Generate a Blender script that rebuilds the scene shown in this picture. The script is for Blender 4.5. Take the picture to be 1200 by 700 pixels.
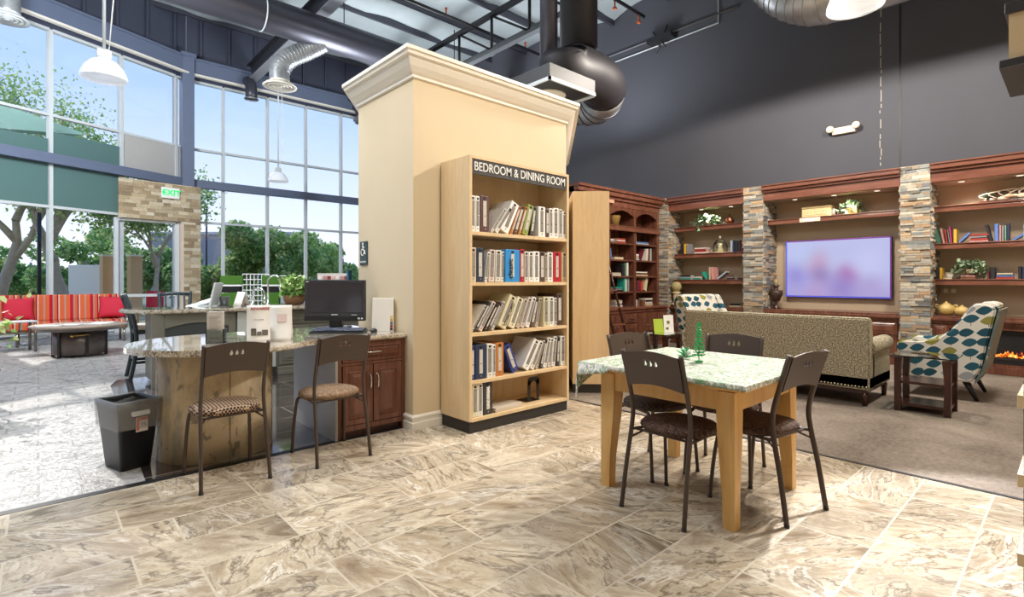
import bpy, bmesh, math, random
from mathutils import Vector, Matrix, Euler
for o in list(bpy.data.objects): bpy.data.objects.remove(o)
S = bpy.context.scene; C = S.collection; PI = math.pi
random.seed(7)
# ---------------------------------------------------------------- camera, sky, sun, exposure
F_PX, HOR, CAM_Z = 608.0, 329.0, 1.27
cf, cr = (0.6740, 0.7387), (0.7387, -0.6740)
cam = bpy.data.objects.new('camera', bpy.data.cameras.new('camera')); C.objects.link(cam)
cam.location = (0, 0, CAM_Z); cam.rotation_euler = (PI/2, 0, -math.atan2(cf[0], cf[1]))
cam.data.sensor_width = 36; cam.data.lens = F_PX/1200*36; cam.data.shift_y = -(350-HOR)/1200
cam.data.clip_end = 300
S.camera = cam
S.view_settings.view_transform = 'Standard'; S.view_settings.look = 'None'
S.view_settings.exposure = 0.12; S.view_settings.gamma = 1; S.view_settings.use_curve_mapping = False
w = bpy.data.worlds.new('sky'); S.world = w; w.use_nodes = True
nt = w.node_tree; bg = nt.nodes['Background']
tc = nt.nodes.new('ShaderNodeTexCoord'); sp = nt.nodes.new('ShaderNodeSeparateXYZ'); rp = nt.nodes.new('ShaderNodeValToRGB')
nt.links.new(tc.outputs['Generated'], sp.inputs[0]); nt.links.new(sp.outputs['Z'], rp.inputs[0]); nt.links.new(rp.outputs[0], bg.inputs[0])
e = rp.color_ramp.elements
e[0].position = 0.0; e[0].color = (.88, .92, 1, 1); e[1].position = .75; e[1].color = (.20, .40, .95, 1)
m_ = e.new(.30); m_.color = (.40, .57, 1, 1)
bg.inputs[1].default_value = 1.25
def lamp(name, kind, loc, energy, col=(1, 1, 1), aim=None, rot=None, **kw):
    d = bpy.data.lights.new(name, kind); d.energy = energy; d.color = col
    for k, v in kw.items(): setattr(d, k, v)
    o = bpy.data.objects.new(name, d); C.objects.link(o); o.location = loc
    if aim is not None: o.rotation_euler = (Vector(aim)-Vector(loc)).to_track_quat('-Z', 'Y').to_euler()
    if rot is not None: o.rotation_euler = rot
    return o
SUN_TO = Vector((-.19, .98, 0)).normalized()*math.cos(math.radians(32)) + Vector((0, 0, math.sin(math.radians(32))))
lamp('sun', 'SUN', (0, 0, 20), 2.2, (1, .95, .88), rot=SUN_TO.to_track_quat('Z', 'Y').to_euler(), angle=.012)
WARM = (1, .91, .80); NEUT = (1, .95, .88); COOL = (.90, .95, 1)
# area lights are added overhead fill without fittings; spots follow the room's visible lighting
lamp('bay_and_fill_light', 'AREA', (2.2, .6, 5.6), 60, NEUT, aim=(2.2, .8, 0), shape='DISK', size=1.6)  # added fill over the tile floor, no lamp hangs here
lamp('bay_and_fill_light', 'AREA', (1.6, 7.0, 6.0), 190, COOL, aim=(1.6, 7.0, 0), shape='DISK', size=1.8)  # added cool fill over the island
lamp('bay_and_fill_light', 'AREA', (0.2, 4.2, 5.4), 130, COOL, aim=(.8, 4.6, 0), shape='DISK', size=1.4)  # added to lift the dim desk area
lamp('bay_and_fill_light', 'AREA', (-2.5, 7.5, 6.0), 170, COOL, aim=(-2.5, 7.5, 0), shape='DISK', size=1.8)  # added cool fill for the left side
lamp('bay_and_fill_light', 'SPOT', (7.1, 2.9, 4.75), 560, WARM, aim=(7.1, 2.9, 0), spot_size=3.06, spot_blend=.05, shadow_soft_size=.2)
lamp('bay_and_fill_light', 'SPOT', (6.6, .3, 4.75), 560, WARM, aim=(6.6, .3, 0), spot_size=3.06, spot_blend=.05, shadow_soft_size=.2)
lamp('track_spot', 'SPOT', (6.6, 1.9, 4.7), 760, NEUT, aim=(2.9, .9, 0), spot_size=1.25, spot_blend=.6, shadow_soft_size=.05)
lamp('track_spot', 'SPOT', (6.2, .7, 4.7), 2300, (.94, .96, 1), aim=(3.25, -.10, 0), spot_size=.50, spot_blend=.3, shadow_soft_size=.05)
lamp('track_spot', 'SPOT', (2.6, .2, 4.8), 190, WARM, aim=(3.3, 3.9, 1.6), spot_size=1.25, spot_blend=.8, shadow_soft_size=.15)
lamp('track_spot', 'SPOT', (.2, 1.6, 4.8), 90, NEUT, aim=(2.3, 4.2, 1.0), spot_size=1.2, spot_blend=.8, shadow_soft_size=.15)
lamp('bay_and_fill_light', 'AREA', (-.5, 9.6, 5.3), 420, COOL, aim=(1.5, 15.5, 5.2), shape='DISK', size=1.8)  # added fill turned towards the glass wall and its steel
lamp('ceiling_fill', 'AREA', (6.8, 11.5, 4.2), 260, COOL, rot=(PI, 0, 0), shape='DISK', size=2.0)  # unseen fill added to brighten the roof insulation
lamp('ceiling_fill', 'AREA', (8.4, 6.8, 4.4), 90, COOL, rot=(PI, 0, 0), shape='DISK', size=1.4)  # second added ceiling fill, nearer the charcoal wall
for v in (4.9, 2.55, 1.05, -.9):
    lamp('cornice_downlight', 'SPOT', (9.66, v, 2.66), 50, WARM, aim=(9.9, v, 0), spot_size=2.2, spot_blend=.9, shadow_soft_size=.05)

# ---------------------------------------------------------------- helpers
def on(px, py=None, z=None, u=None, v=None):
    """a sight line of the place: where it meets height z, or the plane x=u or y=v"""
    r = (px-600)/F_PX; du, dv = cf[0]+cr[0]*r, cf[1]+cr[1]*r
    if z is not None: Y = (CAM_Z-z)*F_PX/(py-HOR)
    elif u is not None: Y = u/du
    else: Y = v/dv
    zz = CAM_Z-(py-HOR)*Y/F_PX if (z is None and py is not None) else (z or 0)
    return Vector((du*Y, dv*Y, zz))
def far(px, py, Y):
    r = (px-600)/F_PX
    return Vector(((cf[0]+cr[0]*r)*Y, (cf[1]+cr[1]*r)*Y, CAM_Z-(py-HOR)*Y/F_PX))
class MB:
    def __init__(s): s.b = bmesh.new(); s.col = None
    def box(s, x0, x1, y0, y1, z0, z1, bev=0, M=None, mi=0, seg=2):
        vs = [s.b.verts.new((x, y, z)) for x in (x0, x1) for y in (y0, y1) for z in (z0, z1)]
        fs = [(0,1,3,2),(4,6,7,5),(0,4,5,1),(2,3,7,6),(0,2,6,4),(1,5,7,3)]
        F = [s.b.faces.new([vs[i] for i in f]) for f in fs]
        for f in F: f.material_index = mi
        if bev:
            r = bmesh.ops.bevel(s.b, geom=list({e for f in F for e in f.edges}), offset=bev, segments=seg, affect='EDGES', profile=.6)
            allv = {v for f in r['faces'] for v in f.verts} | {v for v in vs if v.is_valid}
            # collect the connected island
            st = list(allv); seen = set(st)
            while st:
                v = st.pop()
                for e_ in v.link_edges:
                    o = e_.other_vert(v)
                    if o not in seen: seen.add(o); st.append(o)
            vs = list(seen)
            for v in vs:
                for f in v.link_faces: f.material_index = mi
        if M is not None: bmesh.ops.transform(s.b, matrix=M, verts=[v for v in vs if v.is_valid])
        return s
    def tube(s, pts, r, n=10, cap=True, mi=0, sx=1, sy=1, closed=False):
        pts = [Vector(p) for p in pts]; N = len(pts)
        rs = r if isinstance(r, (list, tuple)) else [r]*N
        up = Vector((0, 0, 1)); rings = []; prev = None
        for i, p in enumerate(pts):
            if closed: t = (pts[(i+1) % N]-pts[i-1])
            else: t = (pts[min(i+1, N-1)]-pts[max(i-1, 0)])
            t.normalize()
            if prev is None:
                a = up.cross(t) if abs(t.z) < .95 else Vector((1, 0, 0))
                if abs(t.z) >= .95: a = a-t*a.dot(t)
                a.normalize()
            else:
                a = prev-t*prev.dot(t)
                if a.length < 1e-5: a = t.orthogonal()
                a.normalize()
            prev = a; c = t.cross(a)
            rings.append([s.b.verts.new(p+a*math.cos(k*2*PI/n)*rs[i]*sx+c*math.sin(k*2*PI/n)*rs[i]*sy) for k in range(n)])
        M_ = N if closed else N-1
        for i in range(M_):
            A, B = rings[i], rings[(i+1) % N]
            for k in range(n):
                f = s.b.faces.new((A[k], A[(k+1) % n], B[(k+1) % n], B[k])); f.smooth = True; f.material_index = mi
        if cap and not closed:
            s.b.faces.new(rings[0][::-1]).material_index = mi; s.b.faces.new(rings[-1]).material_index = mi
        return s
    def lathe(s, prof, c=(0, 0, 0), n=24, mi=0, sx=1, sy=1, cap=True, a0=0, a1=2*PI):
        full = abs(a1-a0-2*PI) < 1e-6; K = n if full else n+1
        R = [[s.b.verts.new((c[0]+math.cos(a0+(a1-a0)*k/n)*r*sx, c[1]+math.sin(a0+(a1-a0)*k/n)*r*sy, c[2]+z)) for k in range(K)] for r, z in prof]
        for A, B in zip(R, R[1:]):
            for k in range(n):
                k2 = (k+1) % K
                f = s.b.faces.new((A[k], A[k2], B[k2], B[k])); f.smooth = True; f.material_index = mi
        if cap:
            for rr, q in ((R[0], prof[0]), (R[-1], prof[-1])):
                if q[0] > 1e-4: s.b.faces.new(rr if rr is R[-1] else rr[::-1]).material_index = mi
        return s
    def prism(s, poly, z0, z1, M=None, mi=0, smooth=False):
        """poly in xy, raised from z0 to z1; M moves it afterwards"""
        a = [s.b.verts.new((x, y, z0)) for x, y in poly]; b = [s.b.verts.new((x, y, z1)) for x, y in poly]
        s.b.faces.new(a[::-1]).material_index = mi; s.b.faces.new(b).material_index = mi
        n = len(poly)
        for i in range(n):
            f = s.b.faces.new((a[i], a[(i+1) % n], b[(i+1) % n], b[i])); f.material_index = mi; f.smooth = smooth
        if M is not None: bmesh.ops.transform(s.b, matrix=M, verts=a+b)
        return s
    def ball(s, c, r, sx=1, sy=1, sz=1, sub=2, mi=0, jit=0):
        q = bmesh.ops.create_icosphere(s.b, subdivisions=sub, radius=r)
        for v in q['verts']:
            k = 1+random.uniform(-jit, jit)
            v.co = Vector((v.co.x*sx*k+c[0], v.co.y*sy*k+c[1], v.co.z*sz*k+c[2]))
            for f in v.link_faces: f.smooth = True; f.material_index = mi
        return s
    def poly(s, pts, mi=0):
        s.b.faces.new([s.b.verts.new(p) for p in pts]).material_index = mi; return s
    def grid(s, fn, nu, nv, mi=0, smooth=True):
        V = [[s.b.verts.new(fn(i/nu, j/nv)) for j in range(nv+1)] for i in range(nu+1)]
        for i in range(nu):
            for j in range(nv):
                f = s.b.faces.new((V[i][j], V[i+1][j], V[i+1][j+1], V[i][j+1])); f.smooth = smooth; f.material_index = mi
        return s
    def leaves(s, n, fn, size, mi=0, cols=None):
        for _ in range(n):
            p = Vector(fn()); sz = size*random.uniform(.6, 1.3)
            R = Euler((random.uniform(-1.2, 1.2), random.uniform(-1.2, 1.2), random.uniform(0, 6.28))).to_matrix()
            q = [(-.15, 0, 0), (0, -.32, .05), (.55, -.3, .0), (1, 0, -.12), (.55, .3, 0), (0, .32, .05)]
            f = s.b.faces.new([s.b.verts.new(p+R@(Vector(t)*sz)) for t in q])
            f.material_index = mi if isinstance(mi, int) else random.choice(mi)
        return s
    def build(s, name, mats, parent=None, loc=None, rz=0, label=None):
        bmesh.ops.recalc_face_normals(s.b, faces=[f for f in s.b.faces])
        me = bpy.data.meshes.new(name); s.b.to_mesh(me); s.b.free()
        for m in (mats if isinstance(mats, (list, tuple)) else [mats]): me.materials.append(m)
        o = bpy.data.objects.new(name, me); C.objects.link(o)
        if parent: o.parent = parent
        if loc is not None: o.location = loc
        o.rotation_euler.z = rz
        if label: o['label'] = label
        return o
def tag(o, label, cat, group=None):
    o['label'] = label; o['category'] = cat
    if group: o['group'] = group
    return o
def thing(name, label, cat, loc=(0, 0, 0), rz=0, group=None):
    o = bpy.data.objects.new(name, None); C.objects.link(o); o.location = loc; o.rotation_euler.z = rz
    o.empty_display_size = .1
    return tag(o, label, cat, group)
def struct(o): o['kind'] = 'structure'; return o
def stuff(o): o['kind'] = 'stuff'; return o
def copy_tree(o, parent=None):
    c = o.copy(); C.objects.link(c)
    if parent: c.parent = parent; c.matrix_parent_inverse = o.matrix_parent_inverse.copy()
    for ch in [x for x in bpy.data.objects if x.parent == o and x is not c]: copy_tree(ch, c)
    return c
def Rx(a): return Matrix.Rotation(a, 4, 'X')
def Ry(a): return Matrix.Rotation(a, 4, 'Y')
def Rz(a): return Matrix.Rotation(a, 4, 'Z')
def T(x, y, z): return Matrix.Translation((x, y, z))
def arc(cx, cy, r, a0, a1, n): return [(cx+r*math.cos(a0+(a1-a0)*i/n), cy+r*math.sin(a0+(a1-a0)*i/n)) for i in range(n+1)]
ORD = ['first from left', 'second from left', 'third from left', 'fourth from left', 'fifth from left', 'sixth from left', 'seventh from left', 'eighth from left', 'ninth from left', 'tenth from left', 'eleventh from left', 'twelfth from left', 'thirteenth from left', 'fourteenth from left', 'fifteenth from left', 'sixteenth from left', 'seventeenth from left', 'eighteenth from left', 'nineteenth from left', 'twentieth from left', 'twenty first from left', 'twenty second from left']

# ---------------------------------------------------------------- materials
MC = {}
def srgb(c):
    if isinstance(c, str): c = tuple(int(c[i:i+2], 16)/255 for i in (0, 2, 4))
    return tuple((x/12.92 if x <= .04045 else ((x+.055)/1.055)**2.4) for x in c)+(1,)
class NM:
    def __init__(s, name, rough=.5, metal=0, spec=.5):
        s.m = bpy.data.materials.new(name); s.m.use_nodes = True; s.nt = s.m.node_tree
        s.p = s.nt.nodes['Principled BSDF']; s.p.inputs['Roughness'].default_value = rough
        s.p.inputs['Metallic'].default_value = metal; s.p.inputs['Specular IOR Level'].default_value = spec
    def n(s, t, **kw):
        x = s.nt.nodes.new(t)
        for k, v in kw.items():
            if k[0] == '_': setattr(x, k[1:], v)
            else: x.inputs[k.replace('__', ' ')].default_value = v
        return x
    def l(s, a, b): s.nt.links.new(a, b)
    def coord(s, kind='Object', scale=(1, 1, 1), rot=(0, 0, 0)):
        t = s.n('ShaderNodeTexCoord'); m = s.n('ShaderNodeMapping'); m.inputs['Scale'].default_value = scale; m.inputs['Rotation'].default_value = rot
        s.l(t.outputs[kind], m.inputs[0]); return m.outputs[0]
    def ramp(s, fac, stops, interp='LINEAR'):
        r = s.n('ShaderNodeValToRGB'); cr_ = r.color_ramp; cr_.interpolation = interp
        while len(cr_.elements) > len(stops): cr_.elements.remove(cr_.elements[-1])
        while len(cr_.elements) < len(stops): cr_.elements.new(.5)
        for e_, (p, c) in zip(cr_.elements, stops): e_.position = p; e_.color = srgb(c) if isinstance(c, str) else (c, c, c, 1)
        s.l(fac, r.inputs[0]); return r.outputs[0]
    def noise(s, vec, scale, detail=4, dist=0, rough=.5, dim='3D', w=None):
        x = s.n('ShaderNodeTexNoise', Scale=scale, Detail=detail, Distortion=dist, Roughness=rough); x.noise_dimensions = dim
        s.l(vec, x.inputs['Vector'])
        if w is not None: s.l(w, x.inputs['W'])
        return x.outputs['Fac']
    def mix(s, fac, a, b, mode='MIX'):
        x = s.n('ShaderNodeMix'); x.data_type = 'RGBA'; x.blend_type = mode
        for v, i in ((fac, 0), (a, 6), (b, 7)):
            if isinstance(v, (int, float)): x.inputs[i].default_value = v
            elif isinstance(v, str): x.inputs[i].default_value = srgb(v)
            else: s.l(v, x.inputs[i])
        return x.outputs[2]
    def math(s, op, a, b=0, c=None):
        x = s.n('ShaderNodeMath'); x.operation = op
        for i, v in enumerate((a, b)):
            if isinstance(v, (int, float)): x.inputs[i].default_value = v
            else: s.l(v, x.inputs[i])
        return x.outputs[0]
    def bump(s, h, st=.3, d=.01):
        b = s.n('ShaderNodeBump', Strength=st, Distance=d); s.l(h, b.inputs['Height']); s.l(b.outputs[0], s.p.inputs['Normal'])
    def done(s, col=None):
        if col is not None:
            if isinstance(col, str): s.p.inputs['Base Color'].default_value = srgb(col)
            else: s.l(col, s.p.inputs['Base Color'])
        return s.m
def plain(name, col, rough=.5, metal=0, var=.12, scale=6, bump=0, spec=.5, tscale=(1, 1, 1)):
    """one colour with a faint procedural mottling of its own"""
    key = (name, col, rough, metal)
    if key in MC: return MC[key]
    x = NM(name, rough, metal, spec); v = x.coord(scale=tscale); n = x.noise(v, scale, 5)
    a = x.math('MULTIPLY_ADD', n, 2*var); 
    x.nt.nodes[-1].inputs[2].default_value = 1-var
    hs = x.n('ShaderNodeHueSaturation'); hs.inputs['Color'].default_value = srgb(col); x.l(a, hs.inputs['Value'])
    if bump: x.bump(n, bump, .004)
    MC[key] = x.done(hs.outputs[0]); return MC[key]
def wood(name, c1, c2, c3, axis=(1, 1, .12), rough=.35, scale=9):
    if name in MC: return MC[name]
    x = NM(name, rough); v = x.coord(scale=axis); n = x.noise(v, scale, 6, 1.2, .6); n2 = x.noise(v, scale*7, 3)
    col = x.ramp(x.mix(.25, n, n2), [(.25, c1), (.5, c2), (.8, c3)]); x.bump(n2, .06, .002)
    MC[name] = x.done(col); return MC[name]
M = {}
# veined floor tile
x = NM('veined_stone_tile', .17); v = x.coord()
br = x.n('ShaderNodeTexBrick', Scale=1.0); br.inputs['Mortar Size'].default_value = .005; br.inputs['Mortar Smooth'].default_value = 0
br.inputs['Brick Width'].default_value = .65; br.inputs['Row Height'].default_value = .325; br.offset = .33; br.offset_frequency = 2
br.inputs['Color1'].default_value = (0, 0, 0, 1); br.inputs['Color2'].default_value = (1, 1, 1, 1); br.inputs['Mortar'].default_value = (.5, .5, .5, 1)
mp = x.n('ShaderNodeMapping'); mp.inputs['Location'].default_value = (.12, -.02, 0); x.l(v, mp.inputs[0]); x.l(mp.outputs[0], br.inputs['Vector'])
sepc = x.n('ShaderNodeSeparateColor'); x.l(br.outputs['Color'], sepc.inputs[0]); rnd = sepc.outputs[0]
vr = x.n('ShaderNodeVectorRotate'); vr.rotation_type = 'Z_AXIS'; x.l(v, vr.inputs['Vector']); x.l(x.math('MULTIPLY', rnd, 2.2), vr.inputs['Angle'])
ms = x.n('ShaderNodeMapping'); ms.inputs['Scale'].default_value = (1.0, 2.6, 1); ms.inputs['Rotation'].default_value = (0, 0, .5); x.l(vr.outputs[0], ms.inputs[0])
w4 = x.math('MULTIPLY', rnd, 40)
n1 = x.noise(ms.outputs[0], .75, 10, 1.5, .60, '4D', w4); n2 = x.noise(ms.outputs[0], 1.7, 9, 1.6, .6, '4D', w4)
c1 = x.ramp(n1, [(.30, '6b5a4a'), (.40, 'a08d75'), (.47, 'd2c4ac'), (.495, '594838'), (.51, 'c6b79d'), (.56, 'a9967d'), (.60, 'efe6d6'), (.615, '6f5c49'), (.64, 'cdbfa8'), (.75, '9d8b74')])
c2 = x.ramp(n2, [(.34, '6a5947'), (.45, 'bcab93'), (.49, 'efe6d6'), (.505, '84715c'), (.53, 'd6c9b3'), (.63, '917e69')])
cc = x.mix(1.0, x.mix(.38, c1, c2), x.ramp(x.noise(ms.outputs[0], .5, 3, .6, .5, '4D', w4), [(.35, .62), (.6, 1.0)]), 'MULTIPLY')
x.l(x.mix(br.outputs['Fac'], cc, 'c2b6a2'), x.p.inputs['Base Color'])
x.l(x.ramp(n2, [(.3, .16), (.7, .32)]), x.p.inputs['Roughness'])
x.bump(x.math('SUBTRACT', x.math('MULTIPLY', n2, .25), br.outputs['Fac']), .25, .004); M['tile'] = x.m
# dark tile
x = NM('dark_slate_tile', .14); v = x.coord(rot=(0, 0, 0))
br = x.n('ShaderNodeTexBrick', Scale=1.0); br.inputs['Mortar Size'].default_value = .006; br.inputs['Brick Width'].default_value = .9; br.inputs['Row Height'].default_value = .45; br.offset = .5
x.l(v, br.inputs['Vector']); n = x.noise(v, 3, 8, 1.5, .6)
br.inputs['Mortar'].default_value = srgb('a39c92'); x.l(x.ramp(n, [(.3, '2a2527'), (.55, '463d3d'), (.75, '5d5350')]), br.inputs['Color1']); x.l(x.ramp(n, [(.3, '332c2c'), (.7, '544846')]), br.inputs['Color2'])
x.p.inputs['Coat Weight'].default_value = 1; x.p.inputs['Coat Roughness'].default_value = .06; x.p.inputs['Coat IOR'].default_value = 1.7
M['darktile'] = x.done(br.outputs['Color'])
# travertine paving
x = NM('travertine_paving', .38); v = x.coord(); n = x.noise(v, 5, 9, 1.0, .7); n3 = x.noise(v, 30, 5)
br = x.n('ShaderNodeTexBrick', Scale=1.0); br.inputs['Mortar Size'].default_value = .008; br.inputs['Brick Width'].default_value = .4; br.inputs['Row Height'].default_value = .2; x.l(v, br.inputs['Vector'])
br.inputs['Mortar'].default_value = srgb('8f8b87'); x.l(x.ramp(n, [(.34, '6d6a68'), (.45, '9c9a98'), (.52, 'c3c1be'), (.58, '8f8c89'), (.7, 'd2d0cd')]), br.inputs['Color1']); x.l(x.ramp(n, [(.34, '737070'), (.45, 'a3a09d'), (.52, 'cac7c3'), (.58, '95928e'), (.7, 'd8d5d0')]), br.inputs['Color2'])
x.bump(x.math('SUBTRACT', x.math('ADD', n, n3), br.outputs['Fac']), .7, .012); M['paver'] = x.done(br.outputs['Color'])
# carpet
x = NM('grey_brown_carpet', .95, spec=.1); v = x.coord(); n = x.noise(v, 160, 2); n2 = x.noise(v, 2.2, 4, .4); n4 = x.noise(v, 30, 3)
x.bump(n, .6, .006); M['carpet'] = x.done(x.ramp(x.mix(.4, x.mix(.5, n, n4), n2), [(.36, '625850'), (.5, '80756b'), (.64, '968b80')]))
# granite
x = NM('speckled_granite', .1); v = x.coord(); n = x.noise(v, 70, 4, 0, .7); n2 = x.noise(v, 14, 5, .5)
x.p.inputs['Coat Weight'].default_value = 1; x.p.inputs['Coat Roughness'].default_value = .03; x.p.inputs['Coat IOR'].default_value = 1.8
M['granite'] = x.done(x.ramp(x.mix(.35, n, n2), [(.36, '4a4038'), (.43, '8d8070'), (.5, 'cfc5b4'), (.6, 'e6dfd2'), (.7, 'b9a78e')]))
# slate veneer of the round base
x = NM('mottled_stone_veneer', .5); v = x.coord(scale=(1, 1, .6)); n = x.noise(v, 3.2, 8, 1.4, .6); n2 = x.noise(v, 11, 6, 1)
x.bump(n2, .3, .01); M['slate'] = x.done(x.mix(x.ramp(n2, [(.60, 0), (.66, .6)]), x.ramp(n, [(.3, '9a9483'), (.42, 'b5a88f'), (.52, 'd3bd9a'), (.65, 'dccbad'), (.75, 'aea18b')]), '4d4c45'))
# stone by colour attribute
def stone_mat(name, rough):
    x = NM(name, rough, spec=.3); a = x.n('ShaderNodeAttribute'); a.attribute_name = 'stone'; v = x.coord(); n = x.noise(v, 28, 6, .4, .65)
    x.bump(n, .6, .01); return x.done(x.mix(.55, a.outputs['Color'], x.ramp(n, [(.3, .35), (.7, 1.0)]), 'MULTIPLY'))
M['ledger'] = stone_mat('stacked_ledger_stone', .8); M['travbrick'] = stone_mat('travertine_brick', .8)
M['drywall_tan'] = plain('tan_painted_wall', 'dac8a9', .75, var=.03, scale=3)
M['black_wall'] = plain('charcoal_painted_wall', '4a4b53', .8, var=.10, scale=1.2)
M['niche'] = plain('taupe_painted_wall', 'b3a088', .8, var=.04, scale=3)
M['white_trim'] = plain('white_painted_trim', 'ece6da', .35, var=.02)
M['insul'] = plain('grey_roof_insulation', 'a7b0b3', .55, var=.15, scale=2.5, bump=.3)
M['blue_steel'] = plain('blue_grey_painted_steel', '67728a', .5, var=.06)
M['siding'] = plain('dark_blue_metal_siding', '474b5c', .55, var=.08)
M['alu'] = plain('pale_window_frame', 'cdd3d5', .4, .0, var=.04)
M['blk_metal'] = plain('black_painted_metal', '1d1d20', .45, var=.1)
M['duct_dark'] = plain('dark_sheet_metal_duct', '55555f', .38, .55, var=.08)
x = NM('ribbed_grey_duct', .35, .6); v = x.coord(); n = x.noise(v, 5, 4); M['duct_grey'] = x.done(x.ramp(n, [(.3, '9b9ea1'), (.7, 'b9bcbe')]))
M['chairmetal'] = plain('bronze_painted_steel', '4d4039', .42, .25, var=.06)
M['chrome'] = plain('polished_chrome', 'd5d8dc', .12, 1, var=.02)
M['brass'] = plain('antique_pewter', '8b8378', .3, .9, var=.05)
M['white'] = plain('white_paper', 'f0eeea', .6, var=.02)
M['black'] = plain('matte_black', '141416', .5, var=.05)
M['rubber'] = plain('black_plastic', '26272a', .4, var=.05)
M['maple'] = wood('maple_laminate', 'cfae80', 'dcc096', 'e6d0aa', rough=.4)
M['pine'] = wood('honey_pine', 'c08b4a', 'd5a763', 'e2bb7c', rough=.35)
M['cherry'] = wood('dark_cherry_wood', '4a2c21', '684031', '885c48', rough=.25)
M['cherryh'] = wood('dark_cherry_wood_lengthwise', '553227', '774a3a', '9a6956', axis=(1, .12, 1), rough=.25)
M['walnut'] = wood('espresso_wood', '2a1613', '40241e', '53302a', rough=.22)
M['greycab'] = plain('grey_glazed_cabinet_paint', '7b7a70', .4, var=.08)
M['sofa'] = None
x = NM('beige_tweed', .9, spec=.2); v = x.coord(); n = x.noise(v, 75, 2, 0, .8); x.bump(n, .5, .004)
M['sofa'] = x.done(x.ramp(n, [(.38, '6a6250'), (.5, '9c937d'), (.62, 'cfc8b2')]))
# leaf upholstery
x = NM('leaf_print_upholstery', .85, spec=.2); v = x.coord()
sx_ = x.n('ShaderNodeSeparateXYZ'); x.l(v, sx_.inputs[0]); cb = x.n('ShaderNodeCombineXYZ')
x.l(x.math('ADD', x.math('MULTIPLY', sx_.outputs[1], 6.6), x.math('MULTIPLY', sx_.outputs[0], 6.6)), cb.inputs[0]); x.l(x.math('MULTIPLY', sx_.outputs[2], 8.4), cb.inputs[1])
vo = x.n('ShaderNodeTexVoronoi', Scale=1.0, Randomness=.45); vo.voronoi_dimensions = '2D'; x.l(cb.outputs[0], vo.inputs['Vector'])
sc = x.n('ShaderNodeSeparateColor'); x.l(vo.outputs['Color'], sc.inputs[0])
leafc = x.ramp(sc.outputs[0], [(0, '2f5a6b'), (.4, '8e8b4a'), (.62, '9a9da0'), (.8, '27505f')], 'CONSTANT')
df = x.n('ShaderNodeVectorMath'); df.operation = 'SUBTRACT'; x.l(cb.outputs[0], df.inputs[0]); x.l(vo.outputs['Position'], df.inputs[1])
ds = x.n('ShaderNodeSeparateXYZ'); x.l(df.outputs[0], ds.inputs[0])
ax = x.math('DIVIDE', ds.outputs[0], .45); lens = x.math('MULTIPLY', x.math('SUBTRACT', 1, x.math('MULTIPLY', ax, ax)), .36)
tiltv = x.math('ADD', ds.outputs[1], x.math('MULTIPLY', ds.outputs[0], .25)); mask = x.math('LESS_THAN', x.math('ABSOLUTE', tiltv), lens)
stem = x.math('MULTIPLY', x.math('LESS_THAN', x.math('ABSOLUTE', ds.outputs[0]), .018), x.math('LESS_THAN', ds.outputs[1], 0))
M['leaf'] = x.done(x.mix(mask, x.mix(stem, 'd9d6cd', '5f5d58'), leafc))
# zigzag welt fabric
x = NM('striped_welt_fabric', .85); v = x.coord(); wv = x.n('ShaderNodeTexWave', Scale=14, Distortion=5); x.l(v, wv.inputs[0]); M['zig'] = x.done(x.ramp(wv.outputs['Fac'], [(.3, '8a7a66'), (.45, 'e3d9c8'), (.7, '5a6a6a')]))
# red striped outdoor cushions
x = NM('red_orange_stripe', .85, spec=.2); v = x.coord(); wv = x.n('ShaderNodeTexNoise', Scale=1.0, Detail=0); 
se = x.n('ShaderNodeSeparateXYZ'); x.l(v, se.inputs[0]); fr = x.math('FRACT', x.math('MULTIPLY', se.outputs[0], 3.1))
M['stripe'] = x.done(x.ramp(fr, [(0, 'c8603c'), (.22, 'a88a7c'), (.30, 'c8603c'), (.5, 'b0182a'), (.66, 'a08478'), (.74, 'c8603c'), (.86, '96182a'), (.93, 'c9b09c')], 'CONSTANT'))
M['red'] = plain('red_cushion_cloth', 'c01f38', .8, var=.06)
def seatfab(name, cols, kind):
    x = NM(name, .8, spec=.25)
    if kind == 'check':
        v = x.coord(scale=(1, 1, 1), rot=(0, 0, .785)); c = x.n('ShaderNodeTexChecker', Scale=70.0); x.l(v, c.inputs[0]); c.inputs[1].default_value = srgb(cols[0]); c.inputs[2].default_value = srgb(cols[1]); return x.done(c.outputs[0])
    v = x.coord(); n = x.noise(v, 9 if kind == 'swirl' else 30, 2, 3.0 if kind == 'swirl' else .3)
    wv = x.math('FRACT', x.math('MULTIPLY', n, 6)); return x.done(x.ramp(wv, [(.0, cols[0]), (.45, cols[1]), (.5, cols[2]), (.62, cols[0])]))
M['seatA'] = seatfab('checked_seat_fabric', ['b59a80', '3a2a24'], 'check')
M['seatB'] = seatfab('tan_swirl_seat_fabric', ['7d6550', 'a58a6e', '4c3a2e'], 'swirl')
M['seatC'] = seatfab('brown_swirl_seat_fabric', ['43302a', '5d463a', '87705c'], 'swirl')
M['seatD'] = seatfab('dark_ribbed_seat_fabric', ['2b2422', '51453e'], 'check')
# vine tablecloth
x = NM('vine_print_tablecloth', .5); v = x.coord(); n = x.noise(v, 13, 6, 1.6, .6); n2 = x.noise(v, 30, 5, 1.0); n3 = x.noise(v, 11, 3, 1.0)
base = x.ramp(n2, [(.40, 'a9a094'), (.50, 'dcd8cf'), (.6, 'efece6')])
g = x.mix(x.ramp(n, [(.44, 0), (.48, .9), (.52, .9), (.55, 0)]), base, '5f9468'); g = x.mix(x.ramp(n2, [(.56, 0), (.60, .7), (.66, 0)]), g, '98705f')
M['cloth'] = x.done(x.mix(x.ramp(n3, [(.57, 0), (.64, .6)]), g, '9db9a0'))
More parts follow.
